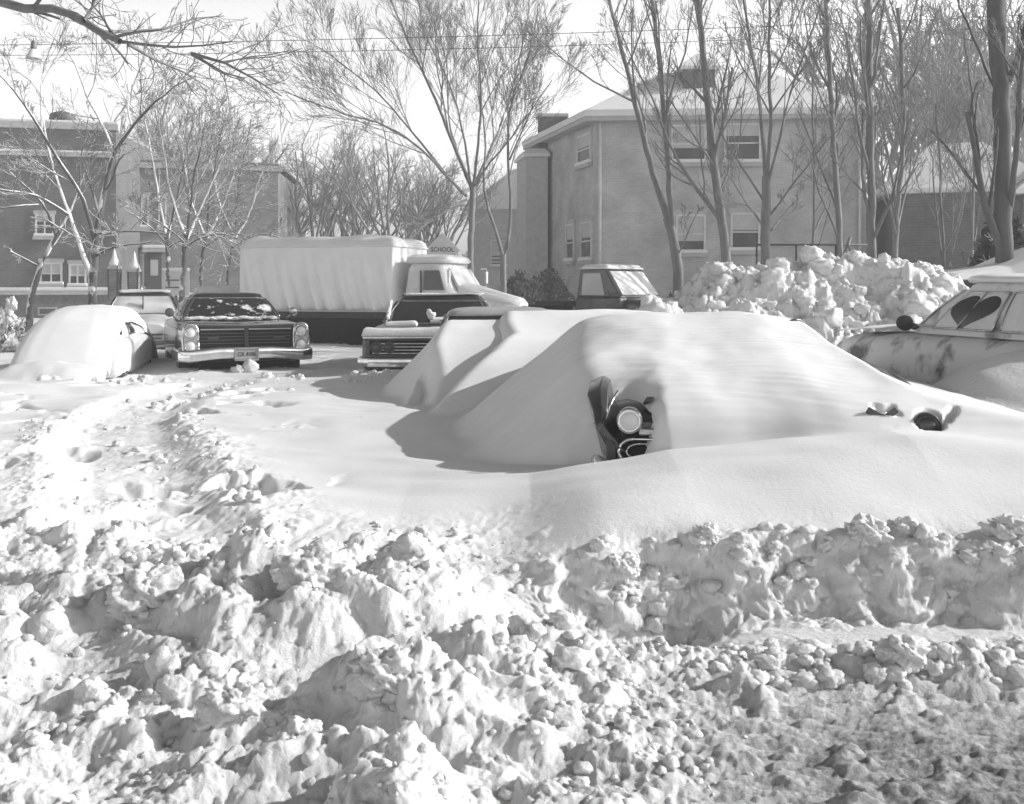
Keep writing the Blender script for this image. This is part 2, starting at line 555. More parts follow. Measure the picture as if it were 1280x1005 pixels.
# loose lumps and crumbs of broken snow (nobody could count them)
items = []
def put(n, x0, x1, y0, y1, s0, s1, power=2.2, thr=.25, squash=.75):
    xs = rng.uniform(x0, x1, n); yy = rng.uniform(y0, y1, n)
    mk = rough_mask(xs, yy); zz = ground(xs, yy)
    for x, y, z, k in zip(xs, yy, zz, mk):
        if k * (.4 + rng.random()) < thr: continue
        s = s0 + (s1 - s0) * rng.random() ** power
        items.append((x, y, z + s * .15, s, squash * (.8 + .4 * rng.random())))
put(1300, -2.6, .6, 2.5, 5.6, .006, .03, 2.6)
put(70, -2.4, .2, 3.2, 5.3, .04, .08, 2.2, .5)
put(420, .2, 2.9, 2.7, 4.9, .007, .03, 2.6, .25)
put(260, .8, 2.6, 3.9, 4.25, .012, .055, 2.8, .2)
put(260, .1, 3.0, 4.78, 5.06, .010, .05, 2.8, .2)
put(700, -5.5, -1, 5.2, 11, .01, .045, 2.6, .3)
put(350, -6, .2, 11, 15.5, .02, .08, 2.4, .12)
rub = scatter_mesh('broken_snow', items, 'rough_snow')
tag(rub, 'crumbs and lumps of broken snow strewn over the churned street', 'snow', kind='stuff')

# the largest single blocks
def block(x, y, s, label, seed, q=.8, mtl='rough_snow', dz=.3):
    V, T = lump_shape(ICO5, seed, .36, 1.3, .1)
    z = float(ground(x, y)) + s * dz
    n = fbm(V[:, 0] * 4 + seed, V[:, 1] * 4 + V[:, 2] * 4, seed + 9, 5, .62)
    V = V * (1 + .045 * n[:, None])
    o = mesh_np('snow_block', V * np.array([s * 1.1, s, s * q]), T, mtl)
    o.location = (x, y, z); tag(o, label, 'snow block', 'large blocks of ploughed snow')
for a in (
    (1.62, 4.99, .085, 'tallest block of snow standing on the cut snow bank edge', 301),
    (1.80, 5.03, .065, 'block of snow right beside the tallest block on the bank edge', 302),
    (2.25, 4.97, .09, 'wide dark sided snow block at the far right end of the bank', 303),
    (.50, 4.93, .07, 'smooth round snow ball stuck in the face of the cut bank', 304),
    (.88, 5.0, .06, 'pointed snow block on the bank above the deepest shaded hollow', 305),
    (1.42, 3.98, .07, 'square snow block at the end of the rubble row on the packed street', 306),
    (1.78, 4.2, .06, 'snow block behind the rubble row at the right picture edge', 307),
    (-.40, 3.45, .10, 'pointed snow block with a dark left side alone in the foreground', 308),
    (-.86, 3.4, .08, 'low cone of snow in the left foreground near the frame bottom', 309),
    (-1.45, 4.35, .13, 'big rounded snow block with a grey shaded face on the left heap', 310),
    (-.78, 4.3, .12, 'central large snow block on the crest of the left heap', 312),
): block(*a)


# ------------------------------------------------------------------ plough heap behind the buried car
def pile(name, pts, yc, half, seed, label):
    """pts: (x, ridge z); heap with a broken surface"""
    xs = np.arange(pts[0][0] - 1.0, pts[-1][0] + 1.0, .016)
    yy = np.arange(yc - half - .5, yc + half * .6, .02)
    X, Y = np.meshgrid(xs, yy, indexing='ij')
    rz = np.interp(X, [p[0] for p in pts], [p[1] for p in pts], left=.3, right=.3)
    rz = np.where(X < pts[0][0], pts[0][1] - (pts[0][0] - X) * 1.4, rz)
    rz = np.where(X > pts[-1][0], pts[-1][1] - (X - pts[-1][0]) * 1.4, rz)
    d = np.abs(Y - yc - .25 * pnoise(X * .8, Y * .3, seed)) / half
    Z = rz * (1 - np.clip(d, 0, 1.3) ** 1.25) + .1 * fbm(X * 1.3, Y * 1.3, seed + 1, 3)
    wx = X + .08 * pnoise(X * 4, Y * 4, seed + 2); wy = Y + .08 * pnoise(X * 4, Y * 4, seed + 3)
    Z = Z + .30 * crumble(X, Y, .6, seed + 4, .6, .7) + .45 * crumble(X, Y, .3, seed + 5, .55, .65) + .15 * billow(X, Y, 2.6, seed + 20, 4, .5) + .45 * crumble(X, Y, .13, seed + 6, .5, .7) + .03 * fbm(X * 6, Y * 6, seed + 8, 4, .6) - .13
    nr, nc = X.shape
    idx = np.arange(nr * nc).reshape(nr, nc)
    Fq = np.stack([idx[:-1, :-1].ravel(), idx[1:, :-1].ravel(), idx[1:, 1:].ravel(), idx[:-1, 1:].ravel()], 1)
    Z = np.maximum(Z, .12)
    VV = np.stack([X, Y, Z], -1).reshape(-1, 3)
    o = mesh_np(name, VV, Fq, 'rough_snow')
    # clods lying on the heap
    it = []
    for _ in range(700):
        i = rng.integers(nr); j = rng.integers(nc)
        if Z[i, j] < .3: continue
        s = .03 + .10 * rng.random() ** 3
        if _ % 14 == 0: s = .1 + .1 * rng.random()
        it.append((X[i, j], Y[i, j], Z[i, j] + s * .08, s, .85))
    c = scatter_mesh('clods', it, 'rough_snow', square=.4)
    c.parent = o
    c['kind'] = 'stuff'
    tag(o, label, 'snow pile')
    return o


pile('snow_pile', [(2.2, .9), (2.7, 1.45), (3.35, 1.72), (4.1, 1.85), (4.8, 1.82), (5.4, 1.86), (5.9, 1.74), (6.3, 1.6), (6.8, 1.3)], 16.3, 3.0, 401,
     'big heap of ploughed snow clods in front of the bare trees')
pile('snow_pile', [(1.55, 1.0), (1.85, 1.22), (2.15, 1.05)], 15.2, .9, 451, 'small heap of snow clods in front of the pickup truck')


# ------------------------------------------------------------------ cars
def ring(hw, y, zb, zt, n=36, e=5., dip=0.):
    out = []
    for j in range(n):
        t = 2 * math.pi * j / n
        c, s = math.cos(t), math.sin(t)
        x = hw * math.copysign(abs(c) ** (2 / e), c)
        z = (zb + zt) / 2 + (zt - zb) / 2 * math.copysign(abs(s) ** (2 / e), s)
        if s > 0: z -= dip * (1 - (x / hw) ** 2) * s
        out.append(Vector((x, y, z)))
    return out


def cut(o, cyls):
    """cut wheel arches: cyls = list of (x0, x1, y, z, r)"""
    mb = MB()
    for x0, x1, y, z, r in cyls:
        k = 28
        mb.loft([[Vector((x, y + r * math.cos(2 * math.pi * j / k), z + r * math.sin(2 * math.pi * j / k))) for j in range(k)] for x in (x0, x1)])
    c = mb.build('cutter', 'rubber')
    mo = o.modifiers.new('arch', 'BOOLEAN'); mo.object = c; mo.operation = 'DIFFERENCE'; mo.solver = 'EXACT'
    dg = bpy.context.evaluated_depsgraph_get()
    me = bpy.data.meshes.new_from_object(o.evaluated_get(dg))
    o.modifiers.clear(); o.data = me
    bpy.data.objects.remove(c)
    me.polygons.foreach_set('use_smooth', [True] * len(me.polygons))
    me.set_sharp_from_angle(angle=R(38))


class Car:
    def __init__(s, name, loc, rz, label, cat, P, group=None):
        s.P = P
        s.root = empty(name, loc, rz)
        tag(s.root, label, cat, group)
        s.M = Matrix.Translation(Vector(loc)) @ Matrix.Rotation(rz, 4, 'Z')
        s.Mi = s.M.inverted()
        p = P
        mb = MB(); mb.loft([ring(hw, y, zb, zt, e=p.get('e', 5.), dip=p.get('dip', .02)) for y, hw, zb, zt in p['body']])
        s.body = mb.build('body', p['paint'], s.root, smooth='auto')
        wr = p.get('wr', .34)
        hw = max(q[1] for q in p['body'])
        if p.get('arches', True):
            cut(s.body, [(sx * (hw - .26), sx * (hw + .1), wy, wr + .02, wr + .07) for sx in (-1, 1) for wy in p['wheels']])
        # chassis block closes the view under the car
        L = p['body'][-1][0]
        MB().box(-hw + .3, hw - .3, .25, L - .25, .16, .42).build('underside', 'underside', s.root)
        for sx in (-1, 1):
            for wy in p['wheels']:
                Mw = Matrix.Translation((sx * (hw - .13), wy, wr)) @ Matrix.Rotation(R(90) * sx, 4, 'Y')
                ty = MB().lathe([(wr * .62, -.09), (wr * .9, -.1), (wr, -.06), (wr, .06), (wr * .92, .09), (wr * .62, .085)], 28, Mw).build('wheel', 'rubber', s.root, smooth='auto')
                MB().lathe([(wr * .63, .03), (wr * .6, .08), (wr * .5, .06), (wr * .3, .075), (wr * .2, .1), (0, .105)], 24, Mw).build('hubcap', 'dull_chrome', ty, smooth='auto')
        c = p['cab']
        s.c = c
        rings = []
        for k in range(9):
            t = k / 8 * c.get('smax', 1.0)
            rings.append(s.cab_ring(t))
        zt = rings[-1][0].z
        x1, y0, y1, z1 = s.cab_dims(1)
        for sh, dz in ((.985, .018), (.95, .035), (.86, .052), (.6, .066), (.2, .072)):
            rings.append([Vector((q.x * sh, (q.y - (y0 + y1) / 2) * sh + (y0 + y1) / 2, zt + dz)) for q in rings[8]])
        MB().loft(rings).build('cabin', p.get('cabpaint', p['paint']), s.root, smooth='auto')
        gl = p.get('glass', 'car_glass')
        s.wind = s.panel('windshield', 'f', -.9, .9, .1, .93, p.get('windglass', gl))
        s.panel('rear_window', 'b', -.86, .86, .15, .9, gl)
        for sx, nm in ((-1, 'l'), (1, 'r')):
            for a, b in p.get('side', [(-.78, -.03), (.03, .72)]):
                s.panel('side_window', nm, a, b, .14, .9, p.get('sideglass', gl))

    def cab_dims(s, t):
        c = s.c
        lp = lambda a, b: a + (b - a) * t
        return lp(c['hb'], c['hr']), lp(c['yb0'], c['yr0']), lp(c['yb1'], c['yr1']), lp(c['zb'], c['zr'])

    def cab_ring(s, t, n=48, e=7.):
        hx, y0, y1, z = s.cab_dims(t); out = []
        bul = .03 * math.sin(math.pi * t)
        for j in range(n):
            q = 2 * math.pi * j / n; a, b = math.cos(q), math.sin(q)
            out.append(Vector(((hx + bul) * math.copysign(abs(a) ** (2 / e), a), (y0 + y1) / 2 + ((y1 - y0) / 2 + bul) * math.copysign(abs(b) ** (2 / e), b), z)))
        return out

    def cab_pt(s, face, f, t, off=0., e=7.):
        hx, y0, y1, z = s.cab_dims(t); bul = .03 * math.sin(math.pi * t)
        hx += bul + off; hy = (y1 - y0) / 2 + bul + off; yc = (y0 + y1) / 2
        r = (1 - abs(f) ** e) ** (1 / e)
        if face == 'f': return Vector((f * hx, yc - hy * r, z))
        if face == 'b': return Vector((f * hx, yc + hy * r, z))
        return Vector(((-1 if face == 'l' else 1) * hx * r, yc + f * hy, z))

    def panel(s, name, face, f0, f1, t0, t1, m, parent=None, trim=True, off=.012, nu=14, nv=7):
        mb = MB()
        rings = []
        for o in (off, -.02):
            pass
        g = [[s.cab_pt(face, f0 + (f1 - f0) * i / nu, t0 + (t1 - t0) * j / nv, off) for i in range(nu + 1)] for j in range(nv + 1)]
        k = [[s.cab_pt(face, f0 + (f1 - f0) * i / nu, t0 + (t1 - t0) * j / nv, -.02) for i in range(nu + 1)] for j in range(nv + 1)]
        mb.loft(g, closed=False); 
        rim_o = g[0] + [r[-1] for r in g[1:]] + g[-1][-2::-1] + [r[0] for r in g[-2:0:-1]]
        rim_i = k[0] + [r[-1] for r in k[1:]] + k[-1][-2::-1] + [r[0] for r in k[-2:0:-1]]
        mb.loft([rim_o, rim_i], cap=False)
        o = mb.build(name, m, parent or s.root, smooth='auto')
        if trim:
            tb = MB(); pts = [s.cab_pt(face, f0 + (f1 - f0) * i / nu, t0, off) for i in range(nu + 1)]
            ring_ = rim_o + [rim_o[0]]
            tb.tube(ring_, .011, 5)
            tb.build('window_trim', s.P.get('trim', 'dull_chrome'), o, smooth=True)
        return o

    def bar(s, name, pts, h, d, m, parent=None):
        """chromed bar with a rounded section along plan points (x, y, z)"""
        rings = []
        for i, p in enumerate(pts):
            p = Vector(p); t = (Vector(pts[min(i + 1, len(pts) - 1)]) - Vector(pts[max(i - 1, 0)])).normalized()
            nrm = Vector((t.y, -t.x, 0))
            rings.append([p + nrm * d * math.copysign(abs(math.cos(q)) ** .6, math.cos(q)) * .5 + Vector((0, 0, h / 2 * math.copysign(abs(math.sin(q)) ** .6, math.sin(q)))) for q in [2 * math.pi * j / 14 for j in range(14)]])
        return MB().loft(rings).build(name, m, parent or s.root, smooth='auto')

    def lamp(s, x, y, z, r, lens='lamp_lens', bez='chrome', depth=.06):
        Mw = Matrix.Translation((x, y, z)) @ Matrix.Rotation(R(90), 4, 'X')
        o = MB().lathe([(r * 1.0, -.06), (r * 1.2, -.06), (r * 1.22, depth * .4), (r * 1.12, depth * .6), (r * 1.0, depth * .35)], 26, Mw).build('headlight', bez, s.root, smooth='auto')
        MB().lathe([(r * 1.01, -.02), (r * .98, .012), (r * .8, .026), (r * .45, .036), (0, .04)], 26, Mw).build('lens', lens, o, smooth='auto')
        return o

    def cover(s, hfun, x0, x1, y0, y1, m='fresh_snow', step=.035, name='snow_cover', clip=None):
        """drifted snow lying over the car: a height surface in the car's own frame"""
        xs = np.arange(x0, x1, step); yy = np.arange(y0, y1, step)
        X, Y = np.meshgrid(xs, yy, indexing='ij')
        Z, keep = hfun(X, Y, s)
        nr, nc = X.shape
        idx = np.arange(nr * nc).reshape(nr, nc)
        Fq = np.stack([idx[:-1, :-1].ravel(), idx[1:, :-1].ravel(), idx[1:, 1:].ravel(), idx[:-1, 1:].ravel()], 1)
        k = keep.ravel()
        Fq = Fq[k[Fq].any(1)]
        used = np.unique(Fq); mp = np.zeros(nr * nc, int); mp[used] = np.arange(len(used))
        V = np.stack([X, Y, Z], -1).reshape(-1, 3)[used]
        return mesh_np(name, V, mp[Fq], m, s.root)

    def to_world(s, X, Y):
        a = s.M
        return a[0][0] * X + a[0][1] * Y + a[0][3], a[1][0] * X + a[1][1] * Y + a[1][3]


SEDAN = dict(body=[(0, .80, .40, .72), (.06, .90, .34, .80), (.3, .96, .28, .88), (1.3, .98, .26, .94), (2.4, .99, .24, .95), (3.6, .98, .26, .93), (4.4, .95, .3, .88), (4.75, .88, .38, .78)],
             wheels=(.85, 3.75), paint='dark_paint', cab=dict(hb=.86, hr=.62, yb0=1.45, yb1=3.85, yr0=2.1, yr1=3.2, zb=.9, zr=1.34))


def P(**kw):
    d = dict(SEDAN); d.update(kw); return d


# ---- A: the near buried car, one front corner blown clear
FULL = [(0, .90, .36, .70), (.05, .99, .30, .755), (.25, 1.03, .28, .80), (.7, 1.04, .28, .86), (1.5, 1.05, .26, .93), (2.8, 1.05, .25, .93), (4.0, 1.03, .27, .92), (4.5, .96, .35, .85)]
A = Car('buried_car', (1.56, 6.52, 0), R(-9), 'car buried under a smooth snowdrift with one headlight and grille corner showing', 'car',
        P(body=FULL, wheels=(.8, 3.6), e=6., dip=.05, paint='dark_paint', cab=dict(hb=.74, hr=.50, yb0=1.5, yb1=3.7, yr0=2.2, yr1=3.1, zb=.86, zr=1.10)), 'snow buried cars along the street')
# peaked front fender blade, headlights, looped grille, bumper
for sx in (-1, 1):
    r = []
    for y, w, z0, z1 in ((-.05, .03, .50, .68), (.0, .05, .44, .77), (.2, .08, .44, .86), (.45, .08, .45, .92), (.75, .05, .6, .90), (1.1, .01, .74, .86)):
        xo = sx * (1.055 if y > .1 else 1.03)
        if sx > 0: z1 = .5 + (z1 - .5) * .6
        sl = sx * .13 * max(0, 1 - y / .8)
        r.append([Vector((xo - w - sl, y, z0)), Vector((xo + w * .6 - sl, y, z0)), Vector((xo + w * .7, y, z1 - .03)), Vector((xo, y, z1)), Vector((xo - w, y, z1 - .04))])
    f = MB().loft(r).build('fender_blade', 'dark_paint', A.root, bevel=.008, smooth='auto')
    MB().tube([(sx * 1.08, .1, .66), (sx * 1.085, .4, .72), (sx * 1.085, .9, .76)], .009, 6).build('trim_strip', 'chrome', f, smooth=True)
    if sx < 0: MB().tube([(sx * 1.0, -.03, .70), (sx * .96, -.02, .80), (sx * .93, .05, .86)], .008, 6).build('edge_strip', 'chrome', f, smooth=True)
    A.lamp(sx * .855, -.045, .69, .066, 'lamp_lens' if sx < 0 else 'lamp_dark_lens', 'chrome' if sx < 0 else 'dark_paint')
MB().box(-.11, .11, -.01, .012, -.02, .02, Matrix.Translation((.62, -.06, .73)) @ Matrix.Rotation(R(28), 4, 'Y')).box(-.09, .09, -.008, .01, -.018, .018, Matrix.Translation((.62, -.055, .73)) @ Matrix.Rotation(R(-38), 4, 'Y')).build('nose_ornament', 'iron', A.root, bevel=.004)
# grille pan and rounded loop
MB().box(-.9, .9, -.012, .03, .42, .63).build('grille', 'grille_black', A.root, bevel=.01)
mb = MB(); lp = []
for k in range(33):
    q = math.pi / 2 + math.pi * k / 16 if k <= 16 else -math.pi / 2 + math.pi * (k - 16) / 16
    cx = -.83 if k <= 16 else .83
    lp.append((cx + .075 * math.cos(q) * 1.2, -.05, .505 + .075 * math.sin(q)))
mb.tube(lp + [lp[0]], .011, 8)
lp2 = [((x * .95), -.04, .505 + (z - .505) * .62) for x, y, z in lp]
mb.tube(lp2 + [lp2[0]], .007, 6)
mb.build('grille_loop', 'chrome', A.root, smooth=True)
MB().box(-.86, .86, -.03, .02, .475, .535).build('grille_bar', 'grille_black', A.root, bevel=.006)
MB().box(-.8, .8, -.035, 0, .60, .645).build('nose_panel', 'dull_chrome', A.root, bevel=.01)
A.bar('bumper', [(-1.08, .55, .38), (-1.09, .25, .38), (-1.05, .02, .38), (-.92, -.09, .38), (-.5, -.13, .38), (0, -.14, .38), (.5, -.13, .38), (.92, -.09, .38), (1.05, .02, .38), (1.09, .25, .38), (1.08, .55, .38)], .13, .06, 'chrome')
for sx in (-1, 1):
    MB().box(sx * .965 - .03, sx * .965 + .03, -.05, .0, .45, .58).build('parking_lamp', 'lamp_dark_lens', A.root, bevel=.01)


def noseprofile(pts):
    ys_, zs_ = [p[0] for p in pts], [p[1] for p in pts]

    def f(Y):
        # smooth piecewise profile
        a = np.interp(Y, ys_, zs_); b = np.interp(Y - .09, ys_, zs_); c = np.interp(Y + .09, ys_, zs_)
        d = np.interp(Y - .18, ys_, zs_); e = np.interp(Y + .18, ys_, zs_)
        return (a * 2 + b * 1.5 + c * 1.5 + d + e) / 7
    return f


def softplus(x, k=.05):
    return np.where(x > 8 * k, x, k * np.log1p(np.exp(np.clip(x / k, -40, 40))))


pA = noseprofile([(-1.2, 0), (-.5, .3), (-.25, .5), (-.04, .75), (.3, .88), (.9, 1.02), (1.4, 1.09), (1.9, 1.2), (2.3, 1.27), (2.8, 1.285), (3.5, 1.26), (4.1, 1.08), (4.6, .8), (5.2, .35), (6, 0)])


def hA(X, Y, car):
    wx, wy = car.to_world(X, Y)
    g = ground(wx, wy, lumps=False)
    U = wx - 1.56 - .07 * (wy - 6.52); V_ = wy - 6.52 + .07 * (wx - 1.56)
    wob = pnoise(X * 6, Y * 6, 507)
    V_ = V_ + .20 * ss(-.2, .6, U) * ss(.9, .2, V_)
    V_ = V_ - (.38 + .05 * wob) * ss(-.62, -.90, U + .03 * wob) * ss(1.15, .2, V_)
    V_ = np.where(V_ < -.02, -.02 + (V_ + .02) * np.interp(U, [-1.2, -.75, .2], [1.6, 1.5, 1.0]), V_)
    top = pA(V_) + .018 * pnoise(U * 1.6, V_ * 1.3, 501) + .005 * pnoise(U * 5, V_ * 3, 502) + .003 * pnoise(U * 3 + V_ * 4, V_ * 16, 506)
    top = top - .035 * ss(-.5, -1.1, U) - .045 * ss(.1, .7, U)
    crest = np.interp(wy, [6.2, 6.75, 7.0, 7.25, 7.6, 9, 11], [.80, .74, .64, .55, .53, .63, .72]) + .03 * pnoise(wy * 1.1, wy * 0, 503)
    d = crest - wx
    left = top - .82 * softplus(d, .035 + .05 * ss(7.3, 8.4, wy)) + .02 * np.exp(-((d - .1) / .16) ** 2) * ss(7.0, 7.6, wy)
    cap = np.interp(U, [.25, .45, .56, .68, .82, .97, 1.2, 1.6, 2.0, 2.5, 3.2], [1.75, 1.48, 1.31, 1.11, .94, .86, .795, .715, .54, .33, 0]) + .012 * pnoise(U * 2, V_ * 2, 504)
    h = smin(left, cap, .05)
    rim = .02 * pnoise(X * 9, Y * 9, 505)
    # small holes round the far headlight
    def oval(cx, cy, rx, ry, an):
        c, s_ = math.cos(an), math.sin(an)
        a = (X - cx) * c + (Y - cy) * s_; b_ = -(X - cx) * s_ + (Y - cy) * c
        return ss(1.15, .85, np.sqrt((a / rx) ** 2 + (b_ / ry) ** 2) + rim * 3)
    hole = np.maximum.reduce([oval(.87, -.07, .075, .10, -.2), oval(1.0, .02, .025, .10, -.5), oval(.62, -.0, .085, .022, .6), oval(.64, -.0, .085, .02, -.6)])
    Z = smax(h, g, .05)
    Z = Z * (1 - hole) + np.minimum(Z, .6) * hole
    keep = (h > g - .05)
    return Z, keep


A.cover(hA, -2.9, 3.6, -1.5, 6.0, step=.018)
# exposed drip rail on the near roof edge
gx = np.array([1.56 + .07 * 2.3 + u_ for u_ in np.linspace(.50, .84, 9)]); gy = np.linspace(8.75, 8.95, 9)
li = [A.Mi @ Vector((a, b_, 0)) for a, b_ in zip(gx, gy)]
zz_, _ = hA(np.array([[p_.x for p_ in li]]), np.array([[p_.y for p_ in li]]), A)
MB().tube([(p_.x, p_.y, z_ + .006) for p_, z_ in zip(li, zz_[0])], [.004, .012, .014, .014, .014, .014, .012, .01, .004], 6).build('drip_rail', 'dark_paint', A.root, smooth=True)

MB().tube([A.Mi @ W(806, 504, 6.78), A.Mi @ W(811, 500, 6.72), A.Mi @ W(819, 497, 6.70)], [.012, .022, .008], 6).build('hood_ornament', 'iron', A.root, smooth=True)

# ---- B cars further along, drifts between them
B2 = Car('buried_car', (1.35, 11.2, 0), R(0), 'snow buried car right behind the near buried car, its drift against the neighbour', 'car',
         P(paint='dark_paint', body=[(y * .85, hw * .84, zb, zt * .97) for y, hw, zb, zt in SEDAN['body']], wheels=(.75, 3.1), arches=False,
           cab=dict(hb=.72, hr=.55, yb0=1.2, yb1=3.3, yr0=1.7, yr1=2.8, zb=.88, zr=1.1)), 'snow buried cars along the street')
pB2 = noseprofile([(-2.4, 0), (-1.5, .32), (-1.0, .55), (-.5, .78), (0, .95), (.6, 1.05), (1.2, 1.16), (1.6, 1.2), (3, 1.2), (3.8, .9), (4.6, .4), (5.2, 0)])


def hB2(X, Y, car):
    wx, wy = car.to_world(X, Y)
    g = ground(wx, wy, lumps=False)
    top = pB2(Y) + .02 * pnoise(X * 1.5, Y * 1.2, 521)
    cx = np.interp(wy, [9.6, 10.4, 11.0, 11.6, 12.2, 13], [-.75, -.42, -.12, .06, -.02, -.02])
    d = cx - wx
    h = top - .95 * softplus(d, .03) + .04 * np.exp(-((d - .08) / .1) ** 2)
    h = smin(h, np.interp(wx, [1.5, 2.3, 3.0, 3.6], [1.3, 1.0, .5, 0]), .05)
    return smax(h, g, .04), h > g - .04


B2.cover(hB2, -2.9, 2.2, -2.2, 5.0)
for sx in (-1, 1):
    B2.lamp(sx * .6, -.05, .66, .07, 'lamp_dark_lens')
B1 = Car('buried_car', (-.16, 11.7, 0), R(0), 'buried car with a bare pale grey roof beside the dark sedan', 'car',
         P(paint='grey_paint', body=[(y * .72, hw * .8, zb, zt) for y, hw, zb, zt in SEDAN['body']], wheels=(.65, 2.7), arches=False,
           cab=dict(hb=.70, hr=.64, yb0=1.2, yb1=3.0, yr0=1.5, yr1=2.9, zb=.9, zr=1.17)), 'snow buried cars along the street')
pB1 = noseprofile([(-1.9, 0), (-1.2, .4), (-.7, .62), (-.1, .88), (.4, 1.02), (.9, 1.10), (1.2, 1.12), (1.6, 1.08), (2.8, .8), (3.6, .4), (4.4, 0)])


def hB1(X, Y, car):
    wx, wy = car.to_world(X, Y)
    g = ground(wx, wy, lumps=False)
    top = pB1(Y) + .02 * pnoise(X * 1.5, Y * 1.2, 531)
    cx = np.interp(wy, [10.4, 11.0, 11.7, 12.4, 13], [-.72, -.66, -.78, -.74, -.72])
    d = cx - wx
    h = top - 1.05 * softplus(d, .03) + .04 * np.exp(-((d - .07) / .09) ** 2)
    h = np.maximum(h, .74 - 1.1 * np.abs(wx + .98 - .1 * (wy - 11)) - .35 * np.abs(wy - 11.8))
    h = smin(h, np.interp(wx, [-.1, .35, .8, 1.4], [1.3, 1.08, .7, 0]), .05)
    return smax(h, g, .04), h > g - .04


B1.cover(hB1, -2.0, 1.7, -1.9, 4.0)
for sx in (-1, 1):
    B1.lamp(sx * .55, -.05, .68, .07, 'lamp_dark_lens')
MB().tube([(-.02, -.1, .80), (-.02, -.16, .82)], [.035, .02], 10).build('hood_ornament', 'iron', B1.root, smooth=True)


# ---- C: dark sedan next in the row, part cleared
C = Car('parked_car', (-1.14, 15.25, -.05), R(0), 'dark sedan with snow strip on its hood edge parked beside the canvas truck', 'car',
        P(paint='dark_paint_two', e=7., body=[(0, .90, .40, .84), (.05, .95, .36, .90), (.3, .97, .3, .95), (1.4, .98, .28, .99), (2.6, .98, .26, 1.0), (3.8, .97, .28, .98), (4.5, .93, .32, .93), (4.8, .86, .4, .85)],
          cab=dict(hb=.88, hr=.66, yb0=1.35, yb1=4.0, yr0=2.0, yr1=3.6, zb=.95, zr=1.35)))
gr = MB().box(-.84, .84, -.02, .05, .60, .80).build('grille', 'grille_black', C.root, bevel=.01)
mb = MB()
for z in (.62, .665, .71, .755): mb.box(-.8, .8, -.035, -.01, z - .007, z + .007)
mb.build('grille_bars', 'dull_chrome', gr)
C.bar('bumper', [(-1.0, .3, .50), (-.98, .05, .50), (-.85, -.1, .50), (0, -.14, .50), (.85, -.1, .50), (.98, .05, .50), (1.0, .3, .50)], .13, .07, 'chrome')
C.bar('trim_strip', [(-.93, -.02, .84), (-.8, -.045, .84), (0, -.05, .84), (.8, -.045, .84), (.93, -.02, .84)], .035, .03, 'chrome')
for sx in (-1, 1):
    C.lamp(sx * .74, -.02, .70, .07, 'lamp_dark_lens', 'iron'); C.lamp(sx * .56, -.02, .70, .07, 'lamp_dark_lens', 'iron')
pl = MB().box(-.15, .15, -.03, 0, -.085, .085).build('license_plate', 'plate_ink', C.root, bevel=.006)
pl.location = (-.1, -.17, .44)
text('plate_number', '80', .17, Matrix.Translation((0, -.034, 0)) @ FACE_FRONT, 'plate_white', pl)
def patch(car, pts, seed, h=.05, mtl='rough_snow', n=7):
    """lumpy strip of snow on a car part: chain of merged lumps"""
    VV, TT, off = [], [], 0
    for (x, y, z, sx, sy, sz) in pts:
        V, T = lump_shape(ICO3, seed, .35, 1.8, .2); seed += 1
        VV.append(V * np.array([sx, sy, sz]) + np.array([x, y, z])); TT.append(T + off); off += len(V)
    return mesh_np('snow_patch', np.concatenate(VV), np.concatenate(TT), mtl, car.root)
C_PATCHES = [(-.95, .35, -.02, .22, .885, .085), (-.74, -.28, 1.0, 1.3, .985, .045), (-.1, .55, 1.36, 1.5, 1.03, .05)]
patch(C, [(-.76, 1.55 + .1 * i, 1.08 + .055 * i, .03, .06, .045) for i in range(5)], 641)
patch(C, [(-.08, 1.38, 1.1, .06, .04, .06), (-.12, 1.42, 1.15, .04, .03, .05)], 651)
MB().tube([(.05, 1.35, 1.03), (.35, 1.5, 1.12), (.62, 1.5, 1.13)], .01, 5).build('wiper', 'iron', C.root)
MB().box(.18, .3, 1.92, 1.96, 1.27, 1.31).build('rear_view_mirror', 'white_trim', C.root)
def roofcap(car, t, seed, m='fresh_snow', front=.03, k=1.0, lift=.05):
    hx, y0, y1, z = car.cab_dims(1)
    mb = MB(); n = 40; rings = []
    for sh, dz in ((.99, .0), (1.0, t * .35), (.97, t * .7), (.88, t * .95), (.6, t * 1.08), (.15, t * 1.1)):
        rg = []
        for j in range(n):
            q = 2 * math.pi * j / n; a, b_ = math.cos(q), math.sin(q)
            w = 1 + .02 * math.sin(3 * q + seed)
            rg.append(Vector((hx * sh * w * math.copysign(abs(a) ** .3, a) * k, (y0 + y1) / 2 + (y1 - y0) / 2 * sh * w * math.copysign(abs(b_) ** .3, b_), z + lift + dz + .012 * math.sin(5 * q + seed))))
        rings.append(rg)
    mb.loft(rings)
    return mb.build('snow_cover', m, car.root, smooth=True)
roofcap(C, .012, 1, 'dirty_snow', lift=.068)

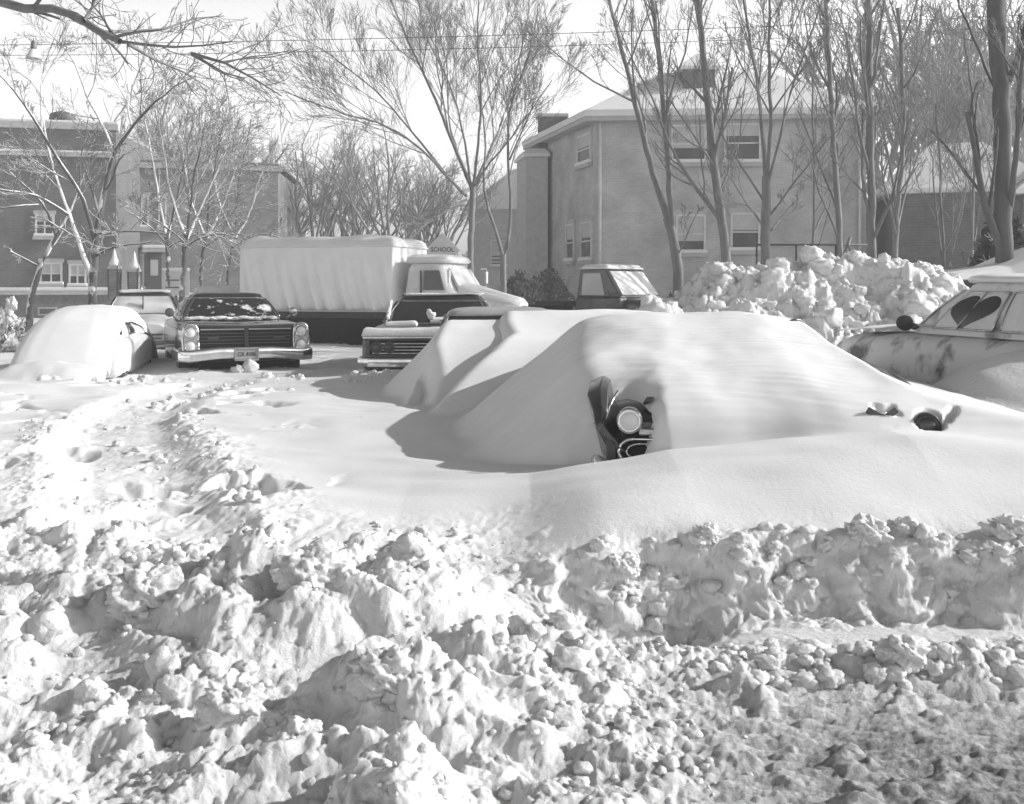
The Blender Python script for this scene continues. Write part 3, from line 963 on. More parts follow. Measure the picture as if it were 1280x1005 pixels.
# ---- stacked-headlight coupe
G = Car('parked_car', (-4.1, 16.9, -.03), R(21), 'dark coupe with stacked headlights and chrome bumper parked in front of the truck', 'car',
        P(paint='dark_paint', e=6., dip=.05, body=[(0, .86, .45, .86), (.06, .93, .40, .93), (.3, .97, .32, .98), (1.2, .98, .28, 1.0), (2.2, .98, .26, .97), (3.4, .97, .26, .98), (4.4, .95, .3, .97), (5.0, .9, .36, .9), (5.15, .84, .42, .82)],
          wheels=(.95, 3.9), cab=dict(hb=.84, hr=.60, yb0=1.55, yb1=4.2, yr0=2.3, yr1=3.3, zb=.96, zr=1.36), windglass='snowy_glass', trim='chrome'))
for sx in (-1, 1):
    mb = MB(); ov = []
    for k in range(25):
        q = 2 * math.pi * k / 24
        ov.append((sx * .83 + .115 * math.copysign(abs(math.cos(q)) ** .7, math.cos(q)), -.085, .71 + .25 * math.copysign(abs(math.sin(q)) ** .7, math.sin(q))))
    bz = mb.tube(ov, .018, 8).build('headlight_bezel', 'chrome', G.root, smooth=True)
    MB().loft([[Vector((x, y, z)) for x, y, z in ov[:-1]], [Vector((x, .1, z)) for x, y, z in ov[:-1]]]).build('housing', 'dull_chrome', bz, smooth='auto')
    G.lamp(sx * .83, -.09, .83, .078); G.lamp(sx * .83, -.09, .63, .078)
gr = MB().box(-.70, .70, -.03, .08, .60, .86).build('grille', 'grille_black', G.root, bevel=.01)
mb = MB()
for z in (.66, .71, .76, .81):
    mb.box(.04, .68, -.04, -.02, z - .004, z + .004); mb.box(-.68, -.04, -.04, -.02, z - .004, z + .004)
mb.build('grille_bars', 'iron', gr)
MB().box(-.035, .035, -.06, .06, .6, .9).build('grille_divider', 'dark_paint', G.root, bevel=.01)
MB().box(-.68, .68, -.045, -.02, .865, .885).build('hood_lip', 'chrome', G.root, bevel=.004)
for sx in (-1, 1):
    MB().box(sx * .5 - .09, sx * .5 + .09, -.05, -.02, .72, .76).build('fog_lamp', 'lamp_dark_lens', G.root, bevel=.01)
G.bar('bumper', [(-1.02, .55, .48), (-1.01, .2, .48), (-.97, -.04, .48), (-.84, -.13, .48), (-.4, -.12, .52), (0, -.15, .52), (.4, -.12, .52), (.84, -.13, .48), (.97, -.04, .48), (1.01, .2, .48), (1.02, .55, .48)], .19, .1, 'chrome')
pl = MB().box(-.16, .16, -.02, .005, -.08, .08).build('license_plate', 'plate_grey', G.root, bevel=.006)
pl.location = (-.02, -.215, .50)
mb = MB()
for a in ((-.165, .165, .08, .1), (-.165, .165, -.1, -.08)): mb.box(a[0], a[1], -.035, .01, a[2], a[3])
for a in ((-.18, -.16), (.16, .18)): mb.box(a[0], a[1], -.035, .01, -.1, .1)
mb.build('plate_frame', 'dull_chrome', pl)
text('plate_number', 'CX 4186', .088, Matrix.Translation((0, -.024, 0)) @ FACE_FRONT, 'plate_ink', pl, .86)
for sx, m_ in ((1, 'dull_chrome'), (-1, 'iron')):
    st = MB().tube([(sx * .9, 1.75, .98), (sx * 1.0, 1.72, 1.07)], .012, 6).build('mirror', m_, G.root, smooth=True)
    MB().lathe([(.02, -.05), (.055, -.04), (.075, .0), (.07, .02), (0, .022)], 16, Matrix.Translation((sx * 1.02, 1.72, 1.1)) @ Matrix.Rotation(R(-90), 4, 'X')).build('mirror_head', m_, st, smooth='auto')
patch(G, [(-.7 + .12 * i, 1.52, 1.0 + .01 * math.sin(i * 2), .1, .07, .03) for i in range(12)], 661)
patch(G, [(.02, -.32, .3, .12, .1, .12), (-.15, -.3, .26, .1, .1, .08)], 681)

# ---- left: small car under a complete snow cap
L1 = Car('buried_car', (-6.22, 15.4, -.12), R(10), 'small car at the far left smothered in smooth white snow with a drift before it', 'car',
         P(paint='pale_paint', glass='car_glass', body=[(y * .72, hw * .70, zb, zt * .96) for y, hw, zb, zt in SEDAN['body']], wheels=(.7, 2.8),
           cab=dict(hb=.63, hr=.47, yb0=.7, yb1=3.0, yr0=1.0, yr1=2.3, zb=.86, zr=1.17), side=[(-.62, -.2)]), 'snow buried cars along the street')
pL1 = noseprofile([(-1.0, 0), (-.6, .3), (-.35, .55), (-.22, .72), (.1, .92), (.5, 1.12), (1.0, 1.29), (1.5, 1.34), (2.4, 1.31), (3.2, 1.1), (3.9, .8), (4.4, .3), (5, 0)])


def hL1(X, Y, car):
    wx, wy = car.to_world(X, Y)
    g = ground(wx, wy, lumps=False) + .12
    top = pL1(Y) + .02 * pnoise(X * 1.4, Y * 1.2, 541)
    wdt = np.interp(Y, [-.4, .4, 1, 2.6, 4], [.74, .68, .60, .55, .6])
    d = np.abs(X) - wdt
    h = top - np.interp(d, [-.45, -.22, -.09, 0, .12, .25, .6], [0, .02, .06, .13, .52, 1.1, 2.0])
    drift = .62 - .7 * np.abs(Y + .55 + .06 * np.sin(3 * X)) - .25 * np.abs(X + .1) ** 2 + .02 * pnoise(X * 4, Y * 4, 542)
    h = np.maximum(h, drift)
    return smax(h, g, .05), h > g - .04


L1.cover(hL1, -2.0, .66, -1.6, 4.4)
# ---- old round car with a split windshield
L2 = Car('parked_car', (-7.6, 22.4, -.1), R(16), 'old rounded car with a split windshield dusted white behind the coupe', 'car',
         P(paint='frosted_paint', e=3.2, body=[(0, .5, .35, .85), (.15, .68, .3, .95), (.5, .82, .26, 1.0), (1.2, .86, .24, 1.03), (2.4, .86, .24, 1.05), (3.4, .82, .26, 1.0), (4.0, .65, .32, .88), (4.2, .5, .4, .75)], wheels=(.75, 3.2), wr=.33,
           cab=dict(hb=.76, hr=.56, yb0=1.1, yb1=3.5, yr0=1.5, yr1=2.6, zb=.98, zr=1.42), windglass='frost_glare_glass', cabpaint='dark_paint_two'))
roofcap(L2, .05, 2, k=.96)
MB().box(-.012, .012, 1.05, 1.12, 1.02, 1.40, Matrix.Translation((0, .13, 0))).build('windshield_divider', 'iron', L2.root)
for sx in (-1, 1):
    fb = []
    for y, r_ in ((-.12, .03), (0, .16), (.3, .24), (.8, .28), (1.3, .2), (1.7, .05)):
        fb.append([Vector((sx * .72 + r_ * math.cos(2 * math.pi * j / 14) * .75, y, .62 + r_ * math.sin(2 * math.pi * j / 14))) for j in range(14)])
    MB().loft(fb).build('fender', 'frosted_paint', L2.root, smooth='auto')
    L2.lamp(sx * .70, -.1, .72, .09)
L2.bar('bumper', [(-.85, .2, .45), (-.7, -.1, .45), (0, -.2, .45), (.7, -.1, .45), (.85, .2, .45)], .1, .05, 'iron')
MB().box(-.03, .03, -.26, -.2, .42, .62).build('bumper_guard', 'iron', L2.root, bevel=.01)
mb = MB()
for sx in (-1, 1):
    mb.box(sx * .3 - .14, sx * .3 + .14, -.06, .06, .6, .63); mb.box(sx * .3 - .12, sx * .3 + .12, -.03, .06, .52, .545)
mb.build('grille', 'iron', L2.root)
MB().tube([(-.62, 1.0, 1.1), (-.5, .75, 1.1), (-.2, .62, 1.09)], [.05, .06, .03], 8).build('bare_hood_patch', 'dark_paint', L2.root, smooth=True)
# ---- white roof of a car behind the coupe
L3 = Car('parked_car', (-6.1, 24.6, -.05), R(22), 'car behind the dark coupe with only its thick snow capped roof showing', 'car', P(paint='pale_paint'))
roofcap(L3, .16, 3, k=1.15)

# ---- D: snow caked sedan, right edge, seen along its side
Dc = Car('parked_car', (4.32, 12.0, .06), R(193), 'sedan caked in snow with a heart shaped clear patch on its side window', 'car',
         P(paint='caked_paint', e=4.5, body=[(0, .82, .40, .86), (.06, .9, .34, .92), (.3, .94, .3, .98), (1.5, .95, .28, 1.03), (2.6, .95, .26, 1.05), (3.8, .94, .28, 1.03), (4.6, .9, .32, .97), (5.0, .82, .42, .86)], wheels=(.85, 3.9),
           cab=dict(hb=.85, hr=.64, yb0=1.2, yb1=4.0, yr0=1.85, yr1=3.4, zb=1.0, zr=1.43), windglass='frost_glare_glass', sideglass='frost_glare_glass', side=[(-.66, -.02), (.06, .6)], trim='dull_chrome'))
roofcap(Dc, .06, 4, k=1.03)


def heart(car, face, f0, f1, t0, t1):
    fc, hf = (f0 + f1) / 2, (f1 - f0) / 2
    pts = []
    for k in range(48):
        q = 2 * math.pi * k / 48
        hx = 16 * math.sin(q) ** 3 / 17
        hy = (13 * math.cos(q) - 5 * math.cos(2 * q) - 2 * math.cos(3 * q) - math.cos(4 * q)) / 15
        pts.append((fc + hf * hx, t0 + (t1 - t0) * (hy + 1.13) / 2.0))
    fr = [car.cab_pt(face, f, t, .02) for f, t in pts]; bk = [car.cab_pt(face, f, t, .005) for f, t in pts]
    ins = [[car.cab_pt(face, fc + (f - fc) * k, .5 + (t - .5) * k, .02) for f, t in pts] for k in (.6, .2)]
    return MB().loft([bk, fr] + ins).build('clear_patch', 'car_glass', car.root, smooth='auto')


heart(Dc, 'r', -.66, -.04, .12, .86)
MB().tube([Dc.cab_pt('r', -.37, .14, .03), Dc.cab_pt('r', -.36, .9, .03)], .008, 6).build('vent_bar', 'dull_chrome', Dc.root)
st = MB().tube([(.93, 1.6, 1.06), (1.0, 1.6, 1.08)], .03, 8).build('mirror', 'iron', Dc.root, smooth=True)
MB().lathe([(.02, -.07), (.06, -.05), (.075, 0), (.07, .03), (0, .035)], 18, Matrix.Translation((1.05, 1.6, 1.1)) @ Matrix.Rotation(R(-90), 4, 'X')).build('mirror_head', 'rubber', st, smooth='auto')
MB().box(.955, .985, 3.05, 3.25, .9, .93).build('door_handle', 'iron', Dc.root, bevel=.008)
def hD(X, Y, car):
    wx, wy = car.to_world(X, Y)
    g = ground(wx, wy, lumps=False)
    a = .30 + .62 * np.exp(-((Y - 3.35) / .75) ** 2) * np.interp(X, [.9, 1.02, 1.5, 2.3], [1, .92, .45, 0]) + .25 * np.exp(-((X - 1.5) / .5) ** 2) * ss(2.2, 3.2, Y)
    a = a + .012 * pnoise(X * 3, Y * 3, 552)
    return smax(a, g - .02, .05), a > g - .05
Dc.cover(hD, .9, 2.4, .6, 6.2, name='snow_drift', m='rough_snow')
def hDh(X, Y, car):
    Z = np.interp(Y, [0, .1, 1.2, 1.7], [.9, 1.0, 1.08, 1.1]) + .05 * np.sqrt(np.clip(1 - (X / .86) ** 2, 0, 1)) - .03 + .01 * pnoise(X * 3, Y * 3, 553)
    return Z, (np.abs(X) < .86)
Dc.cover(hDh, -.9, .9, .08, 1.7, name='hood_snow')

# ---- E: roof of a car on the raised drive behind
E = Car('parked_car', (6.7, 18.0, .75), R(-84), 'car on the raised drive showing just its snow covered roof behind the caked sedan', 'car',
        P(paint='dark_paint_two', cab=dict(hb=.86, hr=.66, yb0=1.2, yb1=3.9, yr0=1.9, yr1=3.3, zb=.9, zr=1.4), body=SEDAN['body']))
def hE(X, Y, car):
    Z = np.interp(Y, [-.2, .3, 1.2, 2.0, 2.6, 3.4, 4.2, 4.8], [.8, 1.0, 1.12, 1.46, 1.56, 1.52, 1.2, .9])
    Z = Z - np.interp(np.abs(X), [0, .6, .9, 1.1], [0, .05, .3, .9])
    return Z, np.abs(X) < 1.1
E.cover(hE, -1.15, 1.15, -.2, 4.8, m='fresh_snow')


# ------------------------------------------------------------------ canvas covered truck
TR = empty('canvas_truck', (.42 + .52 * .951, 24.3 - .52 * .309, -.05), R(72))
tag(TR, 'long truck with a snow topped canvas cover and rounded pale cab behind the cars', 'truck')
# local: front at y=0 facing -y, +y to the rear, x lateral (left of the driver = +x when facing -y ... viewer side is -x)
hw = 1.05
# bed sides + chassis
MB().box(-1.0, 1.0, 3.35, 7.25, .82, 1.02).build('bed', 'wood_dark', TR, bevel=.02)
MB().box(-.5, .5, .6, 7.15, .5, .8).build('chassis', 'underside', TR)
MB().box(-.98, .98, 3.5, 7.15, .12, .84).build('underbody', 'underside', TR)
MB().box(-1.02, -.99, 3.4, 7.25, .45, .83).build('side_skirt', 'underside', TR)
for sx in (-1, 1):
    for wy in (.95, 5.8):
        Mw = Matrix.Translation((sx * .86, wy, .45)) @ Matrix.Rotation(R(90) * sx, 4, 'Y')
        ty = MB().lathe([(.28, -.12), (.42, -.12), (.45, -.07), (.45, .07), (.42, .12), (.28, .11)], 28, Mw).build('wheel', 'rubber', TR, smooth='auto')
        MB().lathe([(.28, .02), (.25, .08), (.1, .06), (0, .1)], 20, Mw).build('hub', 'iron', ty, smooth='auto')
# canvas: bowed box of cloth with folds hanging from the top rail
def canvas_mesh():
    k = 70; rings = []
    nY = 150
    for i in range(nY + 1):
        y = 3.42 + 3.85 * i / nY
        rg = []
        for j in range(k + 1):
            t = j / k                     # 0 left hem -> 1 right hem over the top
            hem = 1.0
            if t < .38: f = t / .38; x = -1.0 - .05 * math.sin(math.pi * f); z = 1.0 + 1.45 * f; low = 1 - f
            elif t > .62: f = (1 - t) / .38; x = 1.0 + .05 * math.sin(math.pi * f); z = 1.0 + 1.45 * f; low = 1 - f
            else:
                f = (t - .38) / .24; q = math.pi * (1 - f)
                x = math.copysign(abs(math.cos(q)) ** .45, math.cos(q)); z = 2.45 + .10 * math.sin(q) ** .6; low = 0
            s_ = 1 if x > 0 else -1
            yy = y + low * .35
            fold = low ** 1.3 * (-.03 * low + .06 * math.sin(yy * 15 + 2.2 * math.sin(yy * 2.1)) + .03 * math.sin(yy * 27 + 1.3) + .02 * math.sin(yy * 6))
            x += s_ * fold
            x += s_ * (-.05 * max(0, low - .75) * 4)
            z += .025 * math.sin(yy * 5.5 + 1) * low ** 2
            if i in (0, nY): x *= .985
            rg.append(Vector((x, y, z)))
        rings.append(rg)
    mb = MB(); n = len(mb.v)
    mb.loft(rings, closed=False)
    kk = k + 1
    a = [rings[0][j] for j in range(kk)]
    mb.f.append(tuple(range(kk))); mb.f.append(tuple(nY * kk + j for j in reversed(range(kk))))
    return mb
canvas_mesh().build('canvas_cover', 'canvas', TR, smooth='auto')
def slab(name, x0, x1, y0, y1, z, t, m, parent, seed=0, nx=30, ny=60, edge=.12):
    xs = np.linspace(x0, x1, nx); yy = np.linspace(y0, y1, ny)
    X, Y = np.meshgrid(xs, yy, indexing='ij')
    ex = np.minimum((X - x0), (x1 - X)); ey = np.minimum(Y - y0, y1 - Y)
    r = np.clip(np.minimum(ex, ey) / edge, 0, 1)
    Z = z + t * np.sqrt(np.clip(1 - (1 - r) ** 2, 0, 1)) * (1 + .2 * pnoise(X * 1.5, Y * 1.5, seed)) + .01 * pnoise(X * 4, Y * 4, seed + 1)
    idx = np.arange(nx * ny).reshape(nx, ny)
    Fq = np.stack([idx[:-1, :-1].ravel(), idx[1:, :-1].ravel(), idx[1:, 1:].ravel(), idx[:-1, 1:].ravel()], 1)
    V = np.stack([X, Y, Z], -1).reshape(-1, 3)
    Vb = V.copy(); Vb[:, 2] = z - .03
    F2 = np.concatenate([Fq, Fq[:, ::-1] + len(V)])
    # rim
    per = np.concatenate([idx[:, 0], idx[-1, 1:], idx[-2::-1, -1], idx[0, -2:0:-1]])
    nx_ = np.roll(per, -1)
    F2 = np.concatenate([F2, np.stack([per + len(V), nx_ + len(V), nx_, per], 1)])
    return mesh_np(name, np.concatenate([V, Vb]), F2, m, parent)
for q_, (x0_, x1_, y0_, y1_, z_, t_) in enumerate(C_PATCHES):
    slab('snow_patch', x0_, x1_, y0_, y1_, z_, t_, 'rough_snow', C.root, 300 + q_, 60, 24, .06)
slab('snow_cap', -1.02, 1.02, 3.38, 7.3, 2.46, .24, 'fresh_snow', TR, 11, edge=.45)
MB().box(-1.06, -1.02, 3.5, 7.25, .98, 1.02).build('bed_rail', 'stone_trim', TR)
# cab: rounded 1950s shape
def cabring(z, hx, y0, y1, n=44, e=4.5):
    o = []
    for j in range(n):
        q = 2 * math.pi * j / n; a, b_ = math.cos(q), math.sin(q)
        o.append(Vector((hx * math.copysign(abs(a) ** (2 / e), a), (y0 + y1) / 2 + (y1 - y0) / 2 * math.copysign(abs(b_) ** (2 / e), b_), z)))
    return o
MB().loft([cabring(.75, .88, 1.65, 3.2), cabring(1.0, .95, 1.6, 3.25), cabring(1.35, .95, 1.6, 3.25), cabring(1.45, .93, 1.65, 3.24), cabring(1.95, .84, 1.98, 3.16), cabring(2.05, .78, 2.02, 3.1), cabring(2.12, .62, 2.12, 2.98), cabring(2.15, .3, 2.3, 2.7)]).build('cab', 'truck_paint', TR, smooth='auto')
MB().loft([cabring(2.07, .82, 1.9, 3.2), cabring(2.12, .88, 1.86, 3.26), cabring(2.2, .84, 1.92, 3.22), cabring(2.26, .66, 2.1, 3.1), cabring(2.28, .2, 2.4, 2.8)]).build('cab_snow', 'fresh_snow', TR, smooth='auto')
# windows on the cab
def tquad(name, pts, m, th=.02, parent=TR):
    p = [Vector(q) for q in pts]; n = (p[1] - p[0]).cross(p[2] - p[0]).normalized()
    return MB().loft([[q - n * th for q in p], [q + n * th for q in p]]).build(name, m, parent)
tquad('side_window', [(-.945, 1.95, 1.47), (-.945, 2.55, 1.47), (-.885, 2.55, 1.9), (-.885, 2.12, 1.9)], 'car_glass', .012)
tquad('rear_quarter_window', [(-.935, 2.65, 1.5), (-.935, 2.95, 1.5), (-.88, 2.93, 1.88), (-.88, 2.65, 1.88)], 'frost_glare_glass', .012)
tquad('side_window', [(.945, 1.95, 1.47), (.945, 2.75, 1.47), (.885, 2.75, 1.9), (.885, 2.12, 1.9)], 'car_glass', .012)
tquad('windshield', [(-.72, 1.625, 1.48), (.72, 1.625, 1.48), (.66, 1.945, 1.93), (-.66, 1.945, 1.93)], 'frost_glare_glass', .03)
MB().box(-.97, -.94, 2.6, 2.64, .9, 1.9).build('door_seam', 'iron', TR)
# hood and fenders
MB().loft([ring(.42, .1, .75, 1.12, e=4), ring(.52, .25, .7, 1.22, e=4), ring(.58, .8, .7, 1.32, e=4), ring(.66, 1.65, .7, 1.44, e=4)]).build('hood', 'truck_paint', TR, smooth='auto')
MB().loft([ring(.36, .1, 1.06, 1.2, e=3), ring(.5, .25, 1.14, 1.3, e=3), ring(.58, .8, 1.22, 1.42, e=3), ring(.7, 1.68, 1.36, 1.62, e=3)]).build('hood_snow', 'fresh_snow', TR, smooth='auto')
for sx in (-1, 1):
    fb = []
    for y, r_, zc in ((.02, .1, .9), (.12, .22, .9), (.5, .3, .9), (1.0, .32, .88), (1.5, .26, .82), (1.9, .12, .76)):
        fb.append([Vector((sx * .74 + .24 * r_ / .3 * math.cos(2 * math.pi * j / 18), y, zc + r_ * .62 * math.sin(2 * math.pi * j / 18))) for j in range(18)])
    fo = MB().loft(fb).build('fender', 'truck_paint', TR, smooth='auto')
    Mw = Matrix.Translation((sx * .72, .06, .92)) @ Matrix.Rotation(R(90), 4, 'X')
    o = MB().lathe([(.09, -.1), (.12, -.1), (.12, .02), (.1, .03)], 20, Mw).build('headlight', 'dull_chrome', TR, smooth='auto')
    MB().lathe([(.1, .0), (.08, .02), (0, .03)], 20, Mw).build('lens', 'lamp_lens', o, smooth='auto')
    mb = MB(); mb.tube([(sx * .95, 1.75, 1.95), (sx * 1.22, 1.68, 1.96), (sx * 1.22, 1.68, 1.55), (sx * .95, 1.72, 1.53)], .014, 6)
    mo = mb.build('mirror_bracket', 'white_trim', TR)
    MB().box(sx * 1.22 - .06, sx * 1.22 + .06, 1.66, 1.7, 1.62, 1.9).build('mirror', 'lamp_enamel', mo)
mb = MB()
for k in range(5): mb.box(-.38, .38, .03, .1, .72 + .075 * k, .755 + .075 * k)
mb.build('grille', 'dull_chrome', TR)
MB().box(-.36, .36, .06, .12, .7, 1.08).build('grille_back', 'grille_black', TR)
MB().box(-.95, .95, -.12, -.04, .52, .7).build('bumper', 'truck_paint', TR, bevel=.02)
MB().box(-1.0, -.9, 1.75, 3.1, .72, .8).build('running_board', 'underside', TR)

# short nosed cab: draw the front end in, keep the wheels round
for ch in list(TR.children_recursive):
    if ch.type != 'MESH': continue
    n_ = len(ch.data.vertices); a_ = np.empty(n_ * 3, np.float32); ch.data.vertices.foreach_get('co', a_); a_ = a_.reshape(-1, 3)
    if ch.name.split('.')[0] in ('wheel', 'hub'):
        if a_[:, 1].max() < 3: a_[:, 1] += .44
    else:
        a_[:, 1] = np.where(a_[:, 1] < 3.4, 3.4 - (3.4 - a_[:, 1]) * .82, a_[:, 1])
    ch.data.vertices.foreach_set('co', a_.ravel()); ch.data.update()

# ------------------------------------------------------------------ dark pickup with a boxy cab
PK = empty('pickup_truck', (4.15, 24.4, 0), R(50))
tag(PK, 'dark pickup truck with a boxy cab parked beside the brick house', 'truck')
MB().box(-.9, .9, 1.5, 2.75, .55, 1.25).box(-.78, .78, 1.95, 2.7, 1.25, 1.85).build('cab', 'dark_paint_two', PK, bevel=.04)
MB().loft([[Vector((x, y, z)) for x, y in ((-.84, 1.5), (.84, 1.5), (.84, 2.75), (-.84, 2.75))] if z < 1.3 else [Vector((x, y, z)) for x, y in ((-.78, 1.98), (.78, 1.98), (.78, 2.7), (-.78, 2.7))] for z in (1.25, 1.9)]).build('cab_frame', 'dark_paint_two', PK, bevel=.03)
tquad('windshield', [(-.74, 1.53, 1.3), (.74, 1.53, 1.3), (.68, 1.93, 1.84), (-.68, 1.93, 1.84)], 'frost_glare_glass', .02, PK)  # pale pane colour stands in for sun glare on the glass
for sx in (-1, 1):
    tquad('side_window', [(sx * .845, 1.95, 1.3), (sx * .845, 2.6, 1.3), (sx * .8, 2.58, 1.8), (sx * .8, 2.1, 1.8)], 'window_blind', .012, PK)
slab('roof_snow', -.76, .76, 1.95, 2.72, 1.93, .08, 'fresh_snow', PK, 21, 16, 16)
MB().loft([ring(.62, 0, .62, 1.05, e=6), ring(.7, .15, .55, 1.12, e=6), ring(.72, 1.5, .5, 1.24, e=6)]).build('hood', 'dark_paint_two', PK, smooth='auto')
slab('hood_snow', -.6, .6, .2, 1.45, 1.14, .09, 'fresh_snow', PK, 22, 16, 16)
mb = MB(); mb.box(-.92, -.86, 2.85, 5.0, .6, 1.05).box(.86, .92, 2.85, 5.0, .6, 1.05).box(-.92, .92, 4.96, 5.02, .6, 1.05).box(-.9, .9, 2.8, 5.0, .5, .62)
mb.build('cargo_bed', 'underside', PK, bevel=.01)
MB().box(-.6, .2, 3.3, 4.2, .62, 1.15).build('toolbox', 'wood_dark', PK, bevel=.02)
slab('bed_snow', -.85, .85, 2.9, 4.95, .8, .2, 'rough_snow', PK, 23, 20, 24)
for sx in (-1, 1):
    MB().box(sx * .82 - .14, sx * .82 + .14, .15, 1.5, .78, 1.0).build('fender', 'dark_paint_two', PK, bevel=.05)
    for wy in (.75, 4.1):
        Mw = Matrix.Translation((sx * .78, wy, .37)) @ Matrix.Rotation(R(90) * sx, 4, 'Y')
        ty = MB().lathe([(.22, -.1), (.34, -.1), (.37, -.06), (.37, .06), (.34, .1), (.22, .09)], 24, Mw).build('wheel', 'rubber', PK, smooth='auto')
        MB().lathe([(.22, .02), (.2, .06), (0, .08)], 16, Mw).build('hub', 'dull_chrome', ty, smooth='auto')
    Mw = Matrix.Translation((sx * .5, -.01, .85)) @ Matrix.Rotation(R(90), 4, 'X')
    o = MB().lathe([(.08, -.08), (.11, -.08), (.11, .02), (.09, .03)], 20, Mw).build('headlight', 'dull_chrome', PK, smooth='auto')
    MB().lathe([(.09, .0), (.07, .02), (0, .03)], 20, Mw).build('lens', 'lamp_lens', o, smooth='auto')
MB().box(-.85, .85, -.15, -.06, .5, .64).build('bumper', 'iron', PK, bevel=.02)
mb = MB()
for k in range(6): mb.box(-.3 + .11 * k, -.25 + .11 * k, -.03, .02, .68, 1.0)
mb.build('grille', 'iron', PK)
MB().tube([(-.86, 1.8, 1.3), (-1.05, 1.72, 1.42), (-1.05, 1.72, 1.5)], .02, 6).build('mirror', 'iron', PK)

# ------------------------------------------------------------------ buildings
def hit(u, v, P0, d):
    """where the sight line of a photo pixel meets the vertical wall through P0 along d: (distance along wall, height)"""
    k = (u - 640) / F
    t = (k * P0[1] - P0[0]) / (d[0] - k * d[1])
    D = P0[1] + d[1] * t
    return t, ZC - (v - HV) * D / F


class Wall:
    """local frame of one facade: s along the wall, n outward, z up"""
    def __init__(w, P0, P1):
        w.P0 = Vector((P0[0], P0[1], 0)); d = Vector((P1[0] - P0[0], P1[1] - P0[1], 0)); w.L = d.length; w.d = d.normalized()
        n = Vector((w.d.y, -w.d.x, 0))
        if n.dot(-w.P0) < 0: n = -n
        w.n = n
        w.M = Matrix((( w.d.x, n.x, 0, P0[0]), (w.d.y, n.y, 0, P0[1]), (0, 0, 1, 0), (0, 0, 0, 1)))

    def rect(w, u0, u1, v0, v1):
        s0, z1 = hit(u0, v0, w.P0, w.d); s1, _ = hit(u1, v0, w.P0, w.d)
        um = (u0 + u1) / 2
        _, z1 = hit(um, v0, w.P0, w.d); _, z0 = hit(um, v1, w.P0, w.d)
        return s0, s1, z0, z1

    def box(w, mb, s0, s1, n0, n1, z0, z1):
        mb.box(s0, s1, n0, n1, z0, z1, w.M); return mb


def window(w, parent, s0, s1, z0, z1, blind=.5, snow=True, mull=1, fr='white_trim', rail=True):
    mb = MB(); t = .07
    w.box(mb, s0, s0 + t, .004, .07, z0, z1); w.box(mb, s1 - t, s1, .004, .07, z0, z1)
    w.box(mb, s0 + t, s1 - t, .004, .07, z1 - t, z1); w.box(mb, s0 + t, s1 - t, .004, .07, z0, z0 + t)
    for k in range(1, mull):
        x = s0 + (s1 - s0) * k / mull; w.box(mb, x - .03, x + .03, .004, .055, z0 + t, z1 - t)
    zm = (z0 + z1) / 2
    if rail: w.box(mb, s0 + t, s1 - t, .006, .05, zm - .025, zm + .025)
    f = mb.build('window', fr, parent)
    w.box(MB(), s0 + t - .01, s1 - t + .01, .005, .02, z0 + t - .01, z1 - t + .01).build('pane', 'window_glass', f)
    if blind:
        w.box(MB(), s0 + t, s1 - t, .021, .03, z1 - t - (z1 - z0 - 2 * t) * blind, z1 - t).build('blind', 'window_blind', f)
    w.box(MB(), s0 - .08, s1 + .08, .004, .16, z0 - .12, z0).build('sill', 'stone_trim', f)
    w.box(MB(), s0 - .06, s1 + .06, .004, .05, z1, z1 + .16).build('lintel', 'stone_trim', f)
    if snow:
        w.box(MB(), s0 - .06, s1 + .06, .02, .15, z0 + .002, z0 + .14).build('sill_snow', 'fresh_snow', f, bevel=.04)
    return f


def walls(name, plan, z0, z1, m, parent):
    mb = MB(); mb.loft([[Vector((x, y, z0)) for x, y in plan], [Vector((x, y, z1)) for x, y in plan]])
    return mb.build(name, m, parent)


def hip(plan, z, over, rise, inset, th=.12):
    """hip roof over a quadrilateral plan"""
    c = Vector((sum(p[0] for p in plan) / len(plan), sum(p[1] for p in plan) / len(plan), 0))
    e = [Vector((p[0], p[1], 0)) for p in plan]
    out = [p + (p - c).normalized() * over for p in e]
    top = [c + (p - c) * inset for p in e]
    return MB().loft([[Vector((p.x, p.y, z)) for p in out], [Vector((p.x, p.y, z + th)) for p in out], [Vector((p.x, p.y, z + rise)) for p in top]])


# the two storey brick house on the right
H = empty('brick_house', (7, 42, 0)); HO = Vector((7, 42, 0))
tag(H, 'two storey pale brick house with a snow covered hip roof behind the bare trees', 'house')
def under(root, start):
    """parent everything built since index start (world coordinates) to the root"""
    Mi = Matrix.Translation(-Vector(root.location))
    for o in list(scene.objects)[start:]:
        pass
class At:
    """build in world coordinates, then hang on the thing's empty"""
    def __init__(s, root): s.root = root
    def __enter__(s): s.before = set(bpy.data.objects); return s
    def __exit__(s, *a):
        for o in set(bpy.data.objects) - s.before:
            if o.parent is None:
                o.parent = s.root; o.matrix_parent_inverse = Matrix.Translation(-Vector(s.root.location))
    
